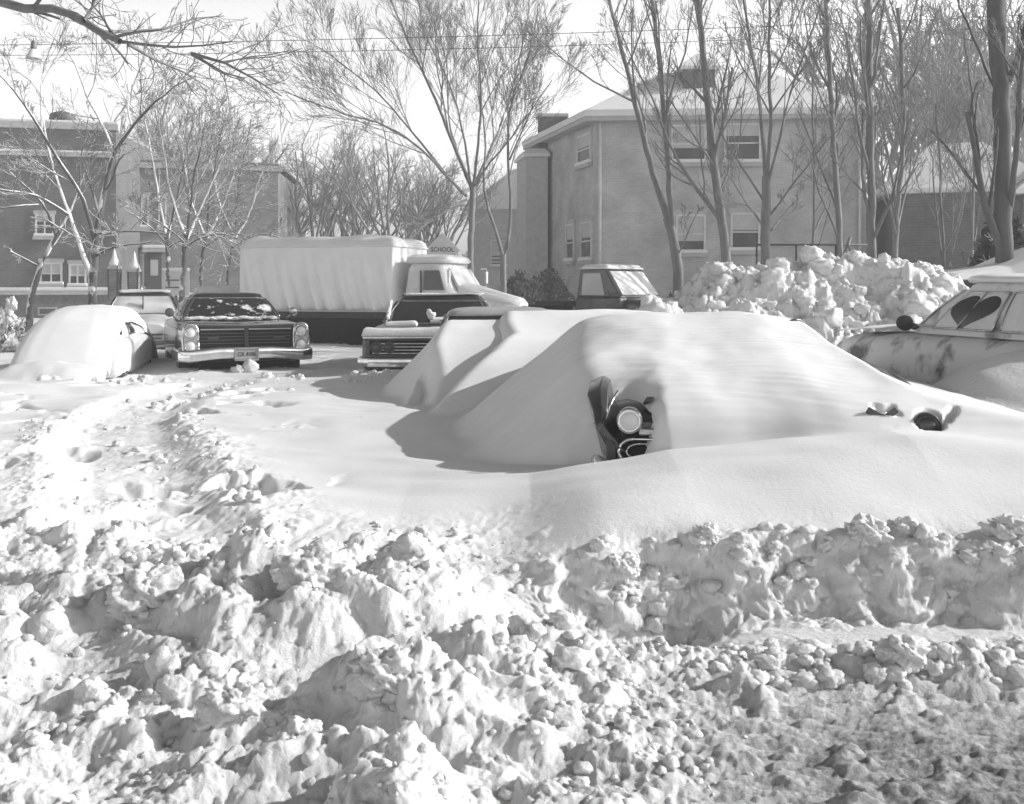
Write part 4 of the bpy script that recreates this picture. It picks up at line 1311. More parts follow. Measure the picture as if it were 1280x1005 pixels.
PL = [(2.91, 38), (12.05, 37.3), (13.2, 47), (.9, 45.6)]
with At(H):
    wl = walls('wall', PL, -.2, 7.35, 'brick_pale', None)
    hip(PL, 7.35, .55, 2.0, .42, .22).build('roof', 'fresh_snow', None)
    hip(PL, 7.2, .5, .16, .98, .14).build('eaves', 'stone_trim', None)
    wf = Wall(PL[0], PL[1]); ws = Wall(PL[3], PL[0])
    for q, bl in (((839, 883, 156, 204), .62), ((905, 951, 154, 204), .3), ((845, 882, 268, 317), .7), ((913, 950, 266, 314), .45)):
        window(wf, None, *wf.rect(*q), blind=bl)
    for q in ((723, 740, 168, 206), (709, 719, 280, 327), (727, 741, 277, 326)):
        window(ws, None, *ws.rect(*q), blind=.4, snow=True, rail=True)
    # downspouts
    for w_, u, v0, v1 in ((wf, 750, 150, 330), (wf, 1074, 140, 330)):
        s, z1 = hit(u, v0, w_.P0, w_.d); _, z0 = hit(u, v1, w_.P0, w_.d)
        MB().tube([w_.P0 + w_.d * s + w_.n * .1 + Vector((0, 0, z)) for z in (z0 - 1.2, z1)], .055, 8).build('downspout', 'white_trim', None, smooth=True)
    MB().box(1.05, 2.2, 43.6, 44.6, 6.9, 8.25).build('chimney', 'brick_dark', None)
    MB().box(.98, 2.27, 43.53, 44.67, 8.252, 8.4).build('chimney_snow', 'fresh_snow', None, bevel=.05)
    # square dormer box on the roof
    MB().box(6.1, 7.2, 38.9, 40.6, 8.0, 9.2).build('dormer', 'roof_dark', None)
    MB().loft([[Vector((x, y, z)) for x, y in ((5.9, 38.7), (7.4, 38.7), (7.4, 41.5), (5.9, 41.5))] for z in (9.2, 9.3)] + [[Vector((x, y, 9.85)) for x, y in ((6.6, 39.3), (6.7, 39.3), (6.7, 41.5), (6.6, 41.5))]]).build('dormer_roof', 'fresh_snow', None)
    # ledge course and rear bay
    wf.box(MB(), 0, wf.L, .003, .05, 1.15, 1.3).build('water_table', 'stone_trim', None)
    walls('bay', [(.55, 43.2), (1.4, 43.0), (1.6, 45), (.2, 45.2)], -.2, 6.6, 'stone_trim', None)
    hip([(.55, 43.2), (1.4, 43.0), (1.6, 45), (.2, 45.2)], 6.6, .2, .35, .8).build('bay_roof', 'fresh_snow', None)

# low house at far right
H2 = empty('bungalow', (14, 36, 0))
tag(H2, 'low grey house with broad snow covered roofs at the right behind thin trees', 'house')
with At(H2):
    pl = [(12.6, 36.3), (17.0, 34.6), (19, 42), (14, 43.5)]
    walls('wall', pl, -.2, 4.55, 'brick_dark', None)
    hip(pl, 4.55, .45, 1.9, .35, .16).build('roof', 'fresh_snow', None)
    pl2 = [(16.0, 34.3), (21.0, 33.4), (22, 38), (17.2, 39)]
    walls('wing_wall', pl2, -.2, 4.4, 'brick_dark', None)
    hip(pl2, 4.4, .4, 2.1, .12, .16).build('roof', 'fresh_snow', None)
    w2 = Wall(pl2[0], pl2[1])
    window(w2, None, 1.2, 2.2, 1.6, 3.0, blind=.4)

# pale clapboard house between the trees
H3 = empty('clapboard_house', (0, 62, 0))
tag(H3, 'pale clapboard house far back between the tree trunks and the brick house', 'house')
with At(H3):
    pl = [(-2.2, 61), (2.6, 61), (2.6, 70), (-2.2, 70)]
    mb = MB()
    for k in range(28):
        z = .2 + .2 * k
        mb.loft([[Vector((-2.2, 60.94, z)), Vector((2.6, 60.94, z)), Vector((2.6, 70, z)), Vector((-2.2, 70, z))], [Vector((-2.2, 61, z + .198)), Vector((2.6, 61, z + .198)), Vector((2.6, 70, z + .198)), Vector((-2.2, 70, z + .198))]])
    mb.build('wall', 'siding', None)
    MB().loft([[Vector((-2.6, 60.6, 5.8)), Vector((3, 60.6, 5.8)), Vector((3, 70.4, 5.8)), Vector((-2.6, 70.4, 5.8))], [Vector((-2.6, 60.6, 6.0)), Vector((3, 60.6, 6.0)), Vector((3, 70.4, 6.0)), Vector((-2.6, 70.4, 6.0))], [Vector((.1, 60.6, 8)), Vector((.3, 60.6, 8)), Vector((.3, 70.4, 8)), Vector((.1, 70.4, 8))]]).build('roof', 'fresh_snow', None)
    w3 = Wall(pl[0], pl[1])
    window(w3, None, 1.0, 1.9, 2.6, 4.1, blind=.5)
    window(w3, None, 3.0, 3.9, 2.6, 4.1, blind=.3)

# brick apartment building on the left
B = empty('apartment_building', (-22, 45, 0))
tag(B, 'dark brick apartment building with a snowy ledge and parapet at the far left', 'building')
with At(B):
    pl = [(-30, 43.5), (-16.8, 46.5), (-18, 58), (-31, 56)]
    walls('wall', pl, -.5, 8.1, 'brick_dark', None)
    wb = Wall(pl[0], pl[1])
    L = wb.L
    wb.box(MB(), -.1, L + .1, -.3, .12, 8.1, 8.35).build('parapet', 'stone_trim', None)
    wb.box(MB(), -.1, L + .1, -.28, .1, 8.352, 8.48).build('parapet_snow', 'fresh_snow', None, bevel=.04)
    wb.box(MB(), -.05, L + .05, .003, .14, 6.95, 7.1).build('cornice', 'stone_trim', None)
    wb.box(MB(), -.05, L + .05, .01, .16, 7.102, 7.2).build('cornice_snow', 'fresh_snow', None, bevel=.03)
    wb.box(MB(), -.05, L + .05, .003, .2, 1.15, 1.3).build('ledge', 'stone_trim', None)
    wb.box(MB(), -.05, L + .05, .01, .22, 1.302, 1.46).build('ledge_snow', 'fresh_snow', None, bevel=.05)
    wb.box(MB(), -.02, L + .02, .003, .10, -.5, 1.15).build('basement_wall', 'roof_dark', None)
    s0, s1, z0, z1 = wb.rect(50, 78, 328, 356)
    window(wb, None, s0, s1, z0, z1, blind=.5, mull=2)
    s0, s1, z0, z1 = wb.rect(44, 68, 268, 296); window(wb, None, s0, s1, z0, z1, blind=.3, mull=2)
    s0, s1, z0, z1 = wb.rect(86, 108, 330, 358); window(wb, None, s0, s1, z0, z1, blind=.55, mull=2)
    s0, s1, z0, z1 = wb.rect(48, 72, 384, 394)
    f = wb.box(MB(), s0, s1, .101, .14, z0, z1).build('basement_window', 'stone_trim', None)
    wb.box(MB(), s0 + .07, s1 - .07, .141, .15, z0 + .06, z1 - .06).build('pane', 'window_glass', f)
    c = W(78, 172, 48)
    MB().tube([(c.x, c.y, 7.9), (c.x, c.y, 8.9)], .12, 10).build('roof_vent', 'iron', None, smooth=True)
    MB().lathe([(.2, 0), (.5, .1), (.55, .3), (.5, .5), (.2, .6)], 18, Matrix.Translation((c.x, c.y, 8.55))).build('vent_hood', 'iron', None, smooth=True)
    MB().box(c.x - .9, c.x + .2, c.y - .5, c.y + .5, 8.1, 8.42).build('vent_base', 'fresh_snow', None, bevel=.05)

# lighter brick row house with tall windows and an entrance
B2h = empty('row_house', (-14, 50, 0))
tag(B2h, 'brick row house with tall narrow windows and a raised doorway behind the left trees', 'house')
with At(B2h):
    pl = [(-18.6, 50.5), (-11.2, 52.5), (-12, 62), (-19.5, 60)]
    walls('wall', pl, -.5, 7.0, 'brick_mid', None)
    wr_ = Wall(pl[0], pl[1]); L = wr_.L
    wr_.box(MB(), -.2, L + .2, -.3, .2, 7.0, 7.25).build('eaves', 'stone_trim', None)
    hip(pl, 7.25, .1, .2, .9, .1).build('roof', 'roof_dark', None)
    wr_.box(MB(), -.05, L + .05, .003, .2, .85, 1.0).build('ledge', 'stone_trim', None)
    wr_.box(MB(), -.05, L + .05, .01, .22, 1.002, 1.2).build('ledge_snow', 'fresh_snow', None, bevel=.05)
    for u in (127, 137, 150, 161, 173):
        s0, s1, z0, z1 = wr_.rect(u, u + 7, 318, 358); window(wr_, None, s0, s1, z0, z1, blind=.6, snow=False)
    for u in (130, 152, 176, 198):
        s0, s1, z0, z1 = wr_.rect(u, u + 10, 245, 285); window(wr_, None, s0, s1, z0, z1, blind=.5)
    s0, s1, z0, z1 = wr_.rect(184, 202, 318, 366)
    d = wr_.box(MB(), s0, s1, .004, .12, z0, z1 + .1).build('door', 'iron', None)
    wr_.box(MB(), s0 + .15, s1 - .15, .121, .14, z0 + .8, z1 - .25).build('door_glass', 'window_blind', d)
    wr_.box(MB(), s0 - .2, s1 + .2, .004, .5, z1 + .1, z1 + .25).build('door_hood', 'stone_trim', d)
    wr_.box(MB(), s0 - .2, s1 + .2, .02, .52, z1 + .252, z1 + .42).build('hood_snow', 'fresh_snow', d, bevel=.05)
    for sx in (s0 - .5, s1 + .3):
        p = wr_.box(MB(), sx, sx + .3, .3, 2.0, -.3, z0 + .1).build('stoop_wall', 'stone_trim', None)
        wr_.box(MB(), sx - .03, sx + .33, .28, 2.0, z0 + .102, z0 + .25).build('stoop_snow', 'fresh_snow', p, bevel=.04)
    for k in range(5):
        wr_.box(MB(), s0 - .2, s1 + .3, .3 + .3 * k, .6 + .3 * k, -.3, z0 - .18 * k).build('step', 'stone_trim', None)
# further house seen under the snowy trees
B3 = empty('brick_house', (-18, 75, 0))
tag(B3, 'distant brick house half hidden by the snowy twigs left of the truck', 'house')
with At(B3):
    pl = [(-24, 72), (-13, 74), (-14, 84), (-25, 82)]
    walls('wall', pl, -.5, 4.6, 'brick_mid', None)
    hip(pl, 4.6, .5, 2.2, .2, .15).build('roof', 'fresh_snow', None)
    w_ = Wall(pl[0], pl[1])
    for s in (1.2, 4.0, 7.0, 9.2):
        for z in (1.2,): window(w_, None, s, s + 1.1, z, z + 1.6, blind=.5)

# gate posts with lanterns by the row house
def gate_post(u, D, h, label):
    p = W(u, 400, D); p.z = -.2
    r = empty('gate_post', p); tag(r, label, 'gate post', 'snow capped gate posts')
    MB().box(-.16, .16, -.16, .16, 0, h).build('pillar', 'brick_mid', r, bevel=.02)
    MB().box(-.2, .2, -.2, .2, h, h + .1).build('cap', 'stone_trim', r, bevel=.02)
    MB().lathe([(.19, 0), (.17, .1), (.09, .28), (.04, .5), (.01, .6)], 14, Matrix.Translation((0, 0, h + .12))).build('snow_cap', 'fresh_snow', r, smooth=True)
    mb = MB()
    for k in range(4): mb.tube([(.2 * math.cos(k * 1.57 + .78), .2 * math.sin(k * 1.57 + .78), h * .55), (.2 * math.cos(k * 1.57 + .78) * 1.25, .2 * math.sin(k * 1.57 + .78) * 1.25, h + .1)], .03, 5)
    mb.build('lantern_bars', 'iron', r)
gate_post(143, 38, 2.3, 'left gate post with a pointed snow cap in front of the row house')
gate_post(168, 38, 2.2, 'second gate post with a snow cap, nearer the raised doorway')
# wooden notice board and posts near the doorway
def small_sign(u, v, D, w, h, label, face='sign_face', name='notice_board'):
    p = W(u, v, D); r = empty(name, (p.x, p.y, -.1)); tag(r, label, 'sign')
    z = p.z + .1
    MB().box(-.04, .04, -.03, .03, 0, z + h * .6).build('post', 'iron', r)
    MB().box(-w / 2, w / 2, -.06, -.031, z - h / 2, z + h / 2).build('board', face, r, bevel=.01)
    mb = MB()
    for k in (-.18, .12): mb.box(-w * .36, w * .36, -.066, -.0605, z + k * h - .02, z + k * h + .025)
    mb.build('board_slats', 'iron', r)
    MB().box(-w / 2, w / 2, -.08, .04, z + h / 2 + .002, z + h / 2 + .1).build('snow_cap', 'fresh_snow', r, bevel=.03)
small_sign(220, 354, 36, .9, .8, 'small board on a post between the snowy tree trunks')

# school crossing diamond beside the truck cab
p = W(553, 313, 34)
S = empty('warning_sign', (p.x, p.y, -.1)); tag(S, 'diamond warning sign rising over the truck cab roof', 'sign')
z = p.z + .1
MB().tube([(0, .04, 0), (0, .04, z + .3)], .035, 8).build('post', 'iron', S, smooth=True)
q = .56
MB().loft([[Vector((0, y, z + q)), Vector((q, y, z)), Vector((0, y, z - q)), Vector((-q, y, z))] for y in (-.02, 0)]).build('board', 'sign_face', S, bevel=.01)
text('lettering', 'SCHOOL', .2, Matrix.Translation((0, -.024, z + .02)) @ FACE_FRONT, 'plate_ink', S, .9)

# pipe railing behind the ploughed heap
r = empty('railing', W(1020, 330, 24)); tag(r, 'thin pipe railing behind the ploughed snow heap', 'railing')
MB().tube([(-1.3, 0, .42), (1.3, 0, .42)], .025, 6).build('rail', 'iron', r, smooth=True)
for k in range(4): MB().tube([(-1.3 + .866 * k, 0, -1.6), (-1.3 + .866 * k, 0, .42)], .022, 6).build('post', 'iron', r, smooth=True)
o = MB().tube([W(1052, 330, 22.5), W(1063, 296, 22.5)], [.05, .03], 6).tube([W(1068, 330, 22.4), W(1060, 305, 22.4)], [.03, .02], 6).build('broken_branch', 'bark', None, smooth=True)
tag(o, 'short broken branches poking from behind the top of the snow heap', 'branch')
# little snow laden bush at the left edge
# ------------------------------------------------------------------ overhead wires and hanging street lamp
def sag(a, b, s, n=30):
    a, b = Vector(a), Vector(b)
    return [a.lerp(b, i / n) - Vector((0, 0, s * 4 * (i / n) * (1 - i / n))) for i in range(n + 1)]
for u, D, nm in ((-420, 20, 'wooden utility pole outside the left edge carrying the lamp wire'),):
    pass
wa, wb_ = (-17, 21, 6.3), (16.5, 27, 7.5)
o = MB().tube(sag((-17, 20.5, 5.98), (22, 24.5, 8.2), .35), .007, 5).build('overhead_wire', 'iron', None, smooth=True)
tag(o, 'lower overhead wire that carries the hanging street lamp across the sky', 'wire')
o = MB().tube(sag((-20, 26, 7.0), (26, 30, 9.4), .5), .008, 5).build('overhead_wire', 'iron', None, smooth=True)
tag(o, 'upper overhead wire crossing behind the vase shaped elm', 'wire')
lp_ = W(42, 62, 20.9)
SL = empty('street_lamp', lp_); SL.scale = (.52, .52, .62); tag(SL, 'white enamel street lamp hanging from the wire at top left', 'street lamp')
MB().lathe([(.03, .28), (.09, .24), (.11, .05), (.07, 0)], 16).build('lamp_housing', 'lamp_metal', SL, smooth='auto')
MB().lathe([(.07, .02), (.12, -.02), (.24, -.17), (.29, -.27), (.285, -.28), (.22, -.18), (.1, -.05)], 24).build('lamp_shade', 'lamp_enamel', SL, smooth='auto')
MB().lathe([(.0, -.38), (.09, -.33), (.11, -.24), (.06, -.1), (.0, -.08)], 16).build('globe', 'lamp_lens', SL, smooth=True)
MB().tube([(0, 0, .24), (0, 0, .36)], .015, 6).build('hook', 'iron', SL)


# ------------------------------------------------------------------ trees
class Tubes:
    """collects polylines and meshes them in batches (all branches of one part in one mesh)"""
    def __init__(s): s.lines = []

    def add(s, pts, rad): s.lines.append((np.asarray(pts, float), np.asarray(rad, float)))

    def build(s, name, m, parent, sides):
        VV, FF, off = [], [], 0
        by = {}
        for p, r in s.lines: by.setdefault(len(p), []).append((p, r))
        for n, L in by.items():
            Pn = np.stack([p for p, r in L]); Rn = np.stack([r for p, r in L])
            T = np.gradient(Pn, axis=1); T /= np.linalg.norm(T, axis=2, keepdims=True) + 1e-9
            up = np.where(np.abs(T[..., 2:3]) < .9, np.array([0, 0, 1.]), np.array([1., 0, 0]))
            A_ = np.cross(T, up); A_ /= np.linalg.norm(A_, axis=2, keepdims=True) + 1e-9
            B_ = np.cross(A_, T)
            q = 2 * np.pi * np.arange(sides) / sides
            V = Pn[:, :, None, :] + Rn[:, :, None, None] * (A_[:, :, None, :] * np.cos(q)[None, None, :, None] + B_[:, :, None, :] * np.sin(q)[None, None, :, None])
            k = len(L)
            idx = np.arange(k * n * sides).reshape(k, n, sides)
            a = idx[:, :-1, :]; b_ = np.roll(idx, -1, 2)[:, :-1, :]; c = np.roll(idx, -1, 2)[:, 1:, :]; d = idx[:, 1:, :]
            FF.append(np.stack([a.ravel(), b_.ravel(), c.ravel(), d.ravel()], 1) + off)
            VV.append(V.reshape(-1, 3)); off += k * n * sides
        if not VV: return None
        return mesh_np(name, np.concatenate(VV), np.concatenate(FF), m, parent)


def rot_about(d, ax, ang):
    return d * math.cos(ang) + np.cross(ax, d) * math.sin(ang) + ax * np.dot(ax, d) * (1 - math.cos(ang))


class Tree:
    def __init__(t, name, base, label, group=None, m='bark', mt='twig', seed=1, cat='tree'):
        t.root = empty(name, base); tag(t.root, label, cat, group)
        t.base = np.array(base); t.r = np.random.default_rng(seed)
        t.trunk = Tubes(); t.limb = Tubes(); t.twig = Tubes(); t.m = m; t.mt = mt

    def smooth(t, pts, n):
        pts = np.asarray(pts, float)
        d = np.concatenate([[0], np.cumsum(np.linalg.norm(np.diff(pts, axis=0), axis=1))])
        s = np.linspace(0, d[-1], n)
        out = np.stack([np.interp(s, d, pts[:, k]) for k in range(3)], 1)
        for _ in range(2): out[1:-1] = (out[:-2] + out[2:] + 2 * out[1:-1]) / 4
        return out, d[-1]

    def line(t, pts, r0, r1, store, n=None, wob=.02):
        pts = np.asarray(pts, float)
        L = np.linalg.norm(np.diff(pts, axis=0), axis=1).sum()
        n = n or int(np.clip(L / .3, 4, 26))
        p, L = t.smooth(pts, n)
        p[1:-1] += t.r.normal(0, wob, (n - 2, 3)) * np.linspace(.5, 1, n - 2)[:, None]
        rad = r0 + (r1 - r0) * np.linspace(0, 1, n) ** .85
        store.add(p - t.base, rad)
        return p, rad

    def grow(t, p, d, L, r, lvl, P):
        """one branch, then its children"""
        n = 6 if lvl < P['levels'] else 4
        pts = [np.array(p)]; d = d / np.linalg.norm(d)
        step = L / (n - 1)
        for i in range(n - 1):
            d = d + t.r.normal(0, P['wander'], 3) + np.array([0, 0, P['up'] * (1 if lvl < 3 else .5)]) * .2
            d /= np.linalg.norm(d)
            pts.append(pts[-1] + d * step)
        pts = np.array(pts)
        rad = r * np.linspace(1, .45 if lvl < P['levels'] else .5, n)
        (t.limb if r > P.get('limb_r', .02) else t.twig).add(pts - t.base, np.maximum(rad, P['rmin']))
        if lvl >= P['levels']: return
        k = max(2, int(P['kids'][min(lvl, len(P['kids']) - 1)] * (.8 + .4 * t.r.random())))
        t.sprout(pts, rad, L, lvl, P, k)

    def sprout(t, pts, rad, L, lvl, P, k, f0=.22):
        n = len(pts)
        for j in range(k):
            f = f0 + (1 - f0) * (j + t.r.random()) / k
            x = f * (n - 1); i = min(int(x), n - 2); q = pts[i] + (pts[i + 1] - pts[i]) * (x - i)
            d = pts[i + 1] - pts[i]; d = d / (np.linalg.norm(d) + 1e-9)
            ax = np.cross(d, t.r.normal(0, 1, 3)); ax /= np.linalg.norm(ax) + 1e-9
            nd = rot_about(d, ax, P['ang'] * (.65 + .7 * t.r.random()))
            nd[2] += P['up'] * .25
            l = L * P['ratio'] * (1.12 - .6 * f) * (.7 + .6 * t.r.random())
            rr = rad[i] * P.get('rr', .6)
            t.grow(q, nd, l, rr, lvl + 1, P)

    def finish(t, tw_sides=3):
        t.trunk.lines += t.limb.lines
        t.trunk.build('trunk', t.m, t.root, 9)
        t.twig.build('crown', t.mt, t.root, tw_sides)


ELM = dict(levels=4, wander=.10, up=.35, kids=[7, 7, 5, 4], ang=.55, ratio=.52, rmin=.0042, rr=.55, limb_r=.02)
UPR = dict(levels=4, wander=.10, up=.45, kids=[9, 6, 5, 4], ang=.55, ratio=.55, rmin=.0042, rr=.5, limb_r=.018)


WF = .68


def traced(name, D, stems, label, group=None, m='bark', mt='twig', P=UPR, seed=1, scale=1., kid=None, dy=0.0, base_v=None, wob=.015):
    """stems: (list of photo pixels [(u, v), (u, v, depth offset)], width px at start, at end, children)"""
    u0, v0 = stems[0][0][0][:2]
    b = W(u0, v0, D); b.z = .1
    t = Tree(name, tuple(b), label, group, m, mt, seed)
    k = D / F
    for pts, w0, w1, kids in stems:
        pp = []
        ph = t.r.uniform(-1, 1)
        for i, q in enumerate(pts):
            off = q[2] if len(q) > 2 else dy * ph * i / max(1, len(pts) - 1)
            pp.append(W(q[0], q[1], D + off))
        if pts is stems[0][0]: pp.insert(0, Vector((b.x, b.y, -.1)))
        w0, w1 = w0 * WF, w1 * (WF if w1 > 3 else .8)
        st = t.trunk if w0 * k > .1 else t.limb
        p, rad = t.line(pp, w0 * k / 2, w1 * k / 2, st, wob=wob)
        if pts is stems[0][0]: rad[0] *= 1.25
        if kids:
            L = np.linalg.norm(np.diff(p, axis=0), axis=1).sum()
            t.sprout(p, rad, min(L, P.get('Lmax', 5.)), 0, P, kids, f0=P.get('f0', .25))
    t.finish()
    return t


gR = 'bare street trees before the brick houses'
SN = dict(levels=4, wander=.11, up=.08, kids=[7, 5, 5, 3], ang=.62, ratio=.58, rmin=.0065, rr=.55, limb_r=.03, Lmax=4.)
# left: big forked tree with snow on its limbs
traced('bare_tree', 26, [
    ([(116, 385), (116, 350), (118, 325), (120, 298)], 19, 14, 0),
    ([(120, 300), (124, 268), (133, 222), (143, 192)], 12, 9, 3),
    ([(143, 192), (128, 152, .5), (105, 115, 1), (92, 70, 1.4), (60, 40, 1.8)], 6, 1.5, 6),
    ([(143, 192), (165, 158, -.5), (188, 132, -1), (215, 110, -1.5), (245, 95, -1.8)], 8, 1.5, 7),
    ([(165, 158, -.5), (155, 130), (178, 85, .4), (182, 40, .7)], 4.5, 1.2, 5),
    ([(118, 300), (108, 258, -.5), (84, 212, -.9), (60, 182, -1.2), (52, 165, -1.4)], 8, 5, 3),
    ([(52, 165, -1.4), (30, 130, -1.8), (8, 100, -2.2), (-15, 80, -2.4)], 5, 2, 4),
    ([(52, 165, -1.4), (50, 120, -1.2), (52, 85, -1), (75, 30, -.8)], 4, 1, 5),
    ([(114, 350), (104, 318, .6), (93, 288, 1), (86, 266, 1.2)], 11, 8, 1),
    ([(88, 270, 1.2), (76, 240, 1.5), (62, 195, 1.8), (54, 150, 2)], 7, 3, 4),
    ([(88, 270, 1.2), (58, 250, .6), (38, 240, 0), (0, 236, -.6), (-30, 232, -1)], 7, 2.5, 4),
    ([(48, 256, .4), (25, 255, 0), (-10, 262, -.4)], 4, 2, 3),
    ([(120, 292), (145, 290, -1.3), (175, 288, -2), (204, 291, -2.4)], 5, 2.5, 3),
    ([(122, 318), (138, 309, -.8), (165, 305, -1.4), (190, 302, -1.8)], 6, 2, 3),
], 'forked bare tree with snow lined limbs behind the small buried car', m='bark_snowy', mt='bark_frosty', P=SN, seed=3)
traced('bare_tree', 29, [
    ([(36, 395), (42, 350), (55, 325), (66, 302), (74, 288)], 15, 8, 0),
    ([(74, 288), (92, 262, .5), (98, 232, .9), (120, 190, 1.2)], 6, 2, 5),
    ([(70, 296), (60, 262, -.4), (40, 235, -.7), (12, 215, -1)], 5, 2, 5),
    ([(46, 332), (28, 322, -.6), (12, 314, -.9)], 5, 3, 2),
    ([(62, 312), (72, 300, .6), (80, 286, 1)], 4, 2, 2),
], 'short leaning tree trunk at the far left before the apartment building', m='bark_snowy', mt='bark_frosty', P=SN, seed=5)
for u, D, w, s, lab, lean in ((227, 30, 12, 21, 'twiggy tree thick with clinging snow left of the canvas truck', 6), (211, 36, 11, 22, 'dark straight trunk between the doorway and the twiggy snow laden tree', -3),
                        (250, 38, 9, 23, 'slim tree with drooping snowy twigs just left of the canvas truck', 8), (284, 44, 8, 24, 'thin tree touching the left end of the canvas truck', 10)):
    traced('bare_tree', D, [
        ([(u, 375), (u + 1, 345), (u + lean * .4, 318), (u + lean, 292)], w, w * .75, 0),
        ([(u + lean * .6, 305), (u + lean * 2 + 8, 270, 1), (u + 40, 225, 1.5), (u + 60, 180, 2)], w * .55, 2, 6),
        ([(u + lean * .6, 310), (u + 25, 295, -1), (u + 52, 290, -1.4), (u + 85, 305, -1.6)], w * .4, 1.5, 6),
        ([(u + lean, 300), (u - 12, 250, .5), (u - 20, 200, 1), (u - 30, 150, 1.4)], w * .5, 1.5, 6),
        ([(u + lean, 300), (u + 12, 240, -.5), (u + 22, 190, -1), (u + 30, 150, -1.2)], w * .5, 1.5, 7),
        ([(u + lean, 305), (u - 30, 275, -.8), (u - 55, 262, -1.2)], w * .35, 1.5, 4),
    ], lab, m='bark_snowy', mt='bark_frosty', P=SN, seed=s)

# elm in the middle
el = traced('elm_tree', 33, [
    ([(588, 350), (588, 310), (590, 270), (591, 228)], 12, 11, 0),
    ([(590, 235), (570, 188, .6), (545, 125, 1.2), (515, 62, 1.8), (488, 0, 2.2), (480, -40, 2.4)], 8, 2, 10),
    ([(583, 245), (560, 222, -.6), (532, 190, -1.2), (495, 162, -1.8), (468, 152, -2.2), (420, 140, -2.6), (350, 112, -3)], 6, 1.4, 9),
    ([(560, 222, -.6), (520, 170, -1), (470, 112, -1.4), (430, 82, -1.6), (400, 60, -1.7)], 5, 1.2, 9),
    ([(592, 230), (598, 180, -.5), (602, 120, -1), (596, 50, -1.5), (600, -30, -1.8)], 6, 1.6, 9),
    ([(592, 232), (612, 190, .5), (632, 140, 1), (648, 80, 1.5), (662, 10, 1.9)], 6, 1.5, 9),
    ([(590, 240), (575, 200, 1.4), (560, 150, 2.2), (560, 90, 2.8), (545, 20, 3.2)], 5, 1.4, 8),
    ([(594, 232), (610, 205, -1.4), (630, 185, -2.2), (655, 150, -2.8), (690, 100, -3.2)], 4.5, 1.3, 7),
    ([(588, 228), (580, 170, -1.4), (565, 110, -2.2), (530, 40, -2.8), (520, -20, -3)], 5, 1.4, 8),
    ([(583, 250), (560, 262, -.8), (540, 275, -1.3), (515, 283, -1.6)], 3, 1, 4),
], 'vase shaped elm with a wide fan of bare branches behind the truck cab', m='bark', mt='twig', P=dict(ELM, kids=[8, 9, 6, 4], ang=.48, ratio=.6, Lmax=4.6), seed=31)
traced('twin_stem_tree', 31, [
    ([(630, 355), (630, 335), (629, 318)], 13, 11, 0),
    ([(629, 322), (618, 280, .4), (606, 252, .8), (604, 215, 1), (608, 170, 1.2), (598, 120, 1.4)], 7, 2, 6),
    ([(630, 322), (638, 280, -.4), (638, 230, -.8), (634, 180, -1), (638, 125, -1.2), (662, 70, -1.5), (672, 10, -1.7)], 7, 1.6, 8),
    ([(637, 200, -.9), (655, 160, -1.2), (678, 100, -1.5)], 4, 1.2, 5),
], 'tree with two slender stems forking low beside the elm', gR, P=dict(UPR, Lmax=4.), seed=33)

# right hand row in front of the brick house
traced('bare_tree', 27, [
    ([(848, 385), (849, 345), (844, 305), (834, 272)], 25, 17, 0),
    ([(836, 275), (818, 225, .3), (803, 165, .6), (790, 110, .9), (775, 55, 1.2), (760, -10, 1.5)], 14, 6, 6),
    ([(840, 285), (836, 220, -.4), (830, 140, -.8), (824, 70, -1.2), (814, -10, -1.5)], 13, 6, 6),
    ([(794, 128, .8), (760, 112, .2), (725, 92, -.2), (700, 70, -.5), (662, 40, -.8)], 5, 1.5, 5),
    ([(832, 170, -.7), (812, 110, -1.3), (790, 80, -1.7), (770, 20, -2)], 4, 1.4, 5),
    ([(847, 320), (862, 290, -.6), (870, 268, -.9)], 3, 1, 3),
], 'two stemmed bare tree standing right of the pickup truck', gR, P=UPR, seed=41)
traced('bare_tree', 26, [
    ([(909, 375), (909, 330), (903, 280), (895, 225), (888, 170), (884, 110), (878, 55), (872, -10)], 22, 10, 8),
    ([(893, 210), (866, 165, -.5), (840, 130, -.9), (820, 95, -1.2)], 5, 1.5, 5),
    ([(900, 240), (925, 180, .6), (928, 120, 1), (940, 60, 1.3)], 4, 1.4, 5),
    ([(890, 190), (862, 180, .8), (835, 152, 1.2)], 3.5, 1.2, 4),
], 'single stemmed bare tree between the left and right windows of the house', gR, P=UPR, seed=42)
traced('bare_tree', 24, [
    ([(958, 360), (958, 320), (957, 270), (958, 220)], 22, 16, 0),
    ([(958, 225), (954, 170, .3), (948, 110, .6), (938, 55, .9), (928, -10, 1.1)], 9, 4, 7),
    ([(958, 228), (964, 160, -.4), (962, 95, -.8), (960, 30, -1), (962, -20, -1.1)], 9, 4, 7),
    ([(960, 230), (976, 170, -.6), (988, 110, -1), (1010, 55, -1.4), (1030, -5, -1.7)], 6, 2, 7),
    ([(954, 250), (925, 205, .5), (905, 175, .9), (885, 120, 1.2), (868, 80, 1.4)], 5, 1.5, 7),
    ([(963, 268), (995, 225, -.7), (1018, 195, -1.1), (1050, 160, -1.4)], 5, 1.5, 6),
    ([(952, 280), (930, 250, -.7), (905, 212, -1.2)], 5, 1.5, 4),
    ([(964, 288), (982, 262, .6), (998, 248, .9)], 4, 1.5, 3),
], 'bushy many limbed bare tree in front of the right hand windows', gR, P=UPR, seed=43)
traced('bare_tree', 27, [
    ([(1016, 345), (1016, 300), (1018, 240), (1017, 180), (1015, 110), (1018, 60)], 7, 2.5, 7),
    ([(1018, 290), (1030, 262, .5), (1042, 240, .8), (1052, 205, 1)], 4, 1.4, 4),
], 'thin sapling between two trees before the blank brick wall', gR, P=UPR, seed=44)
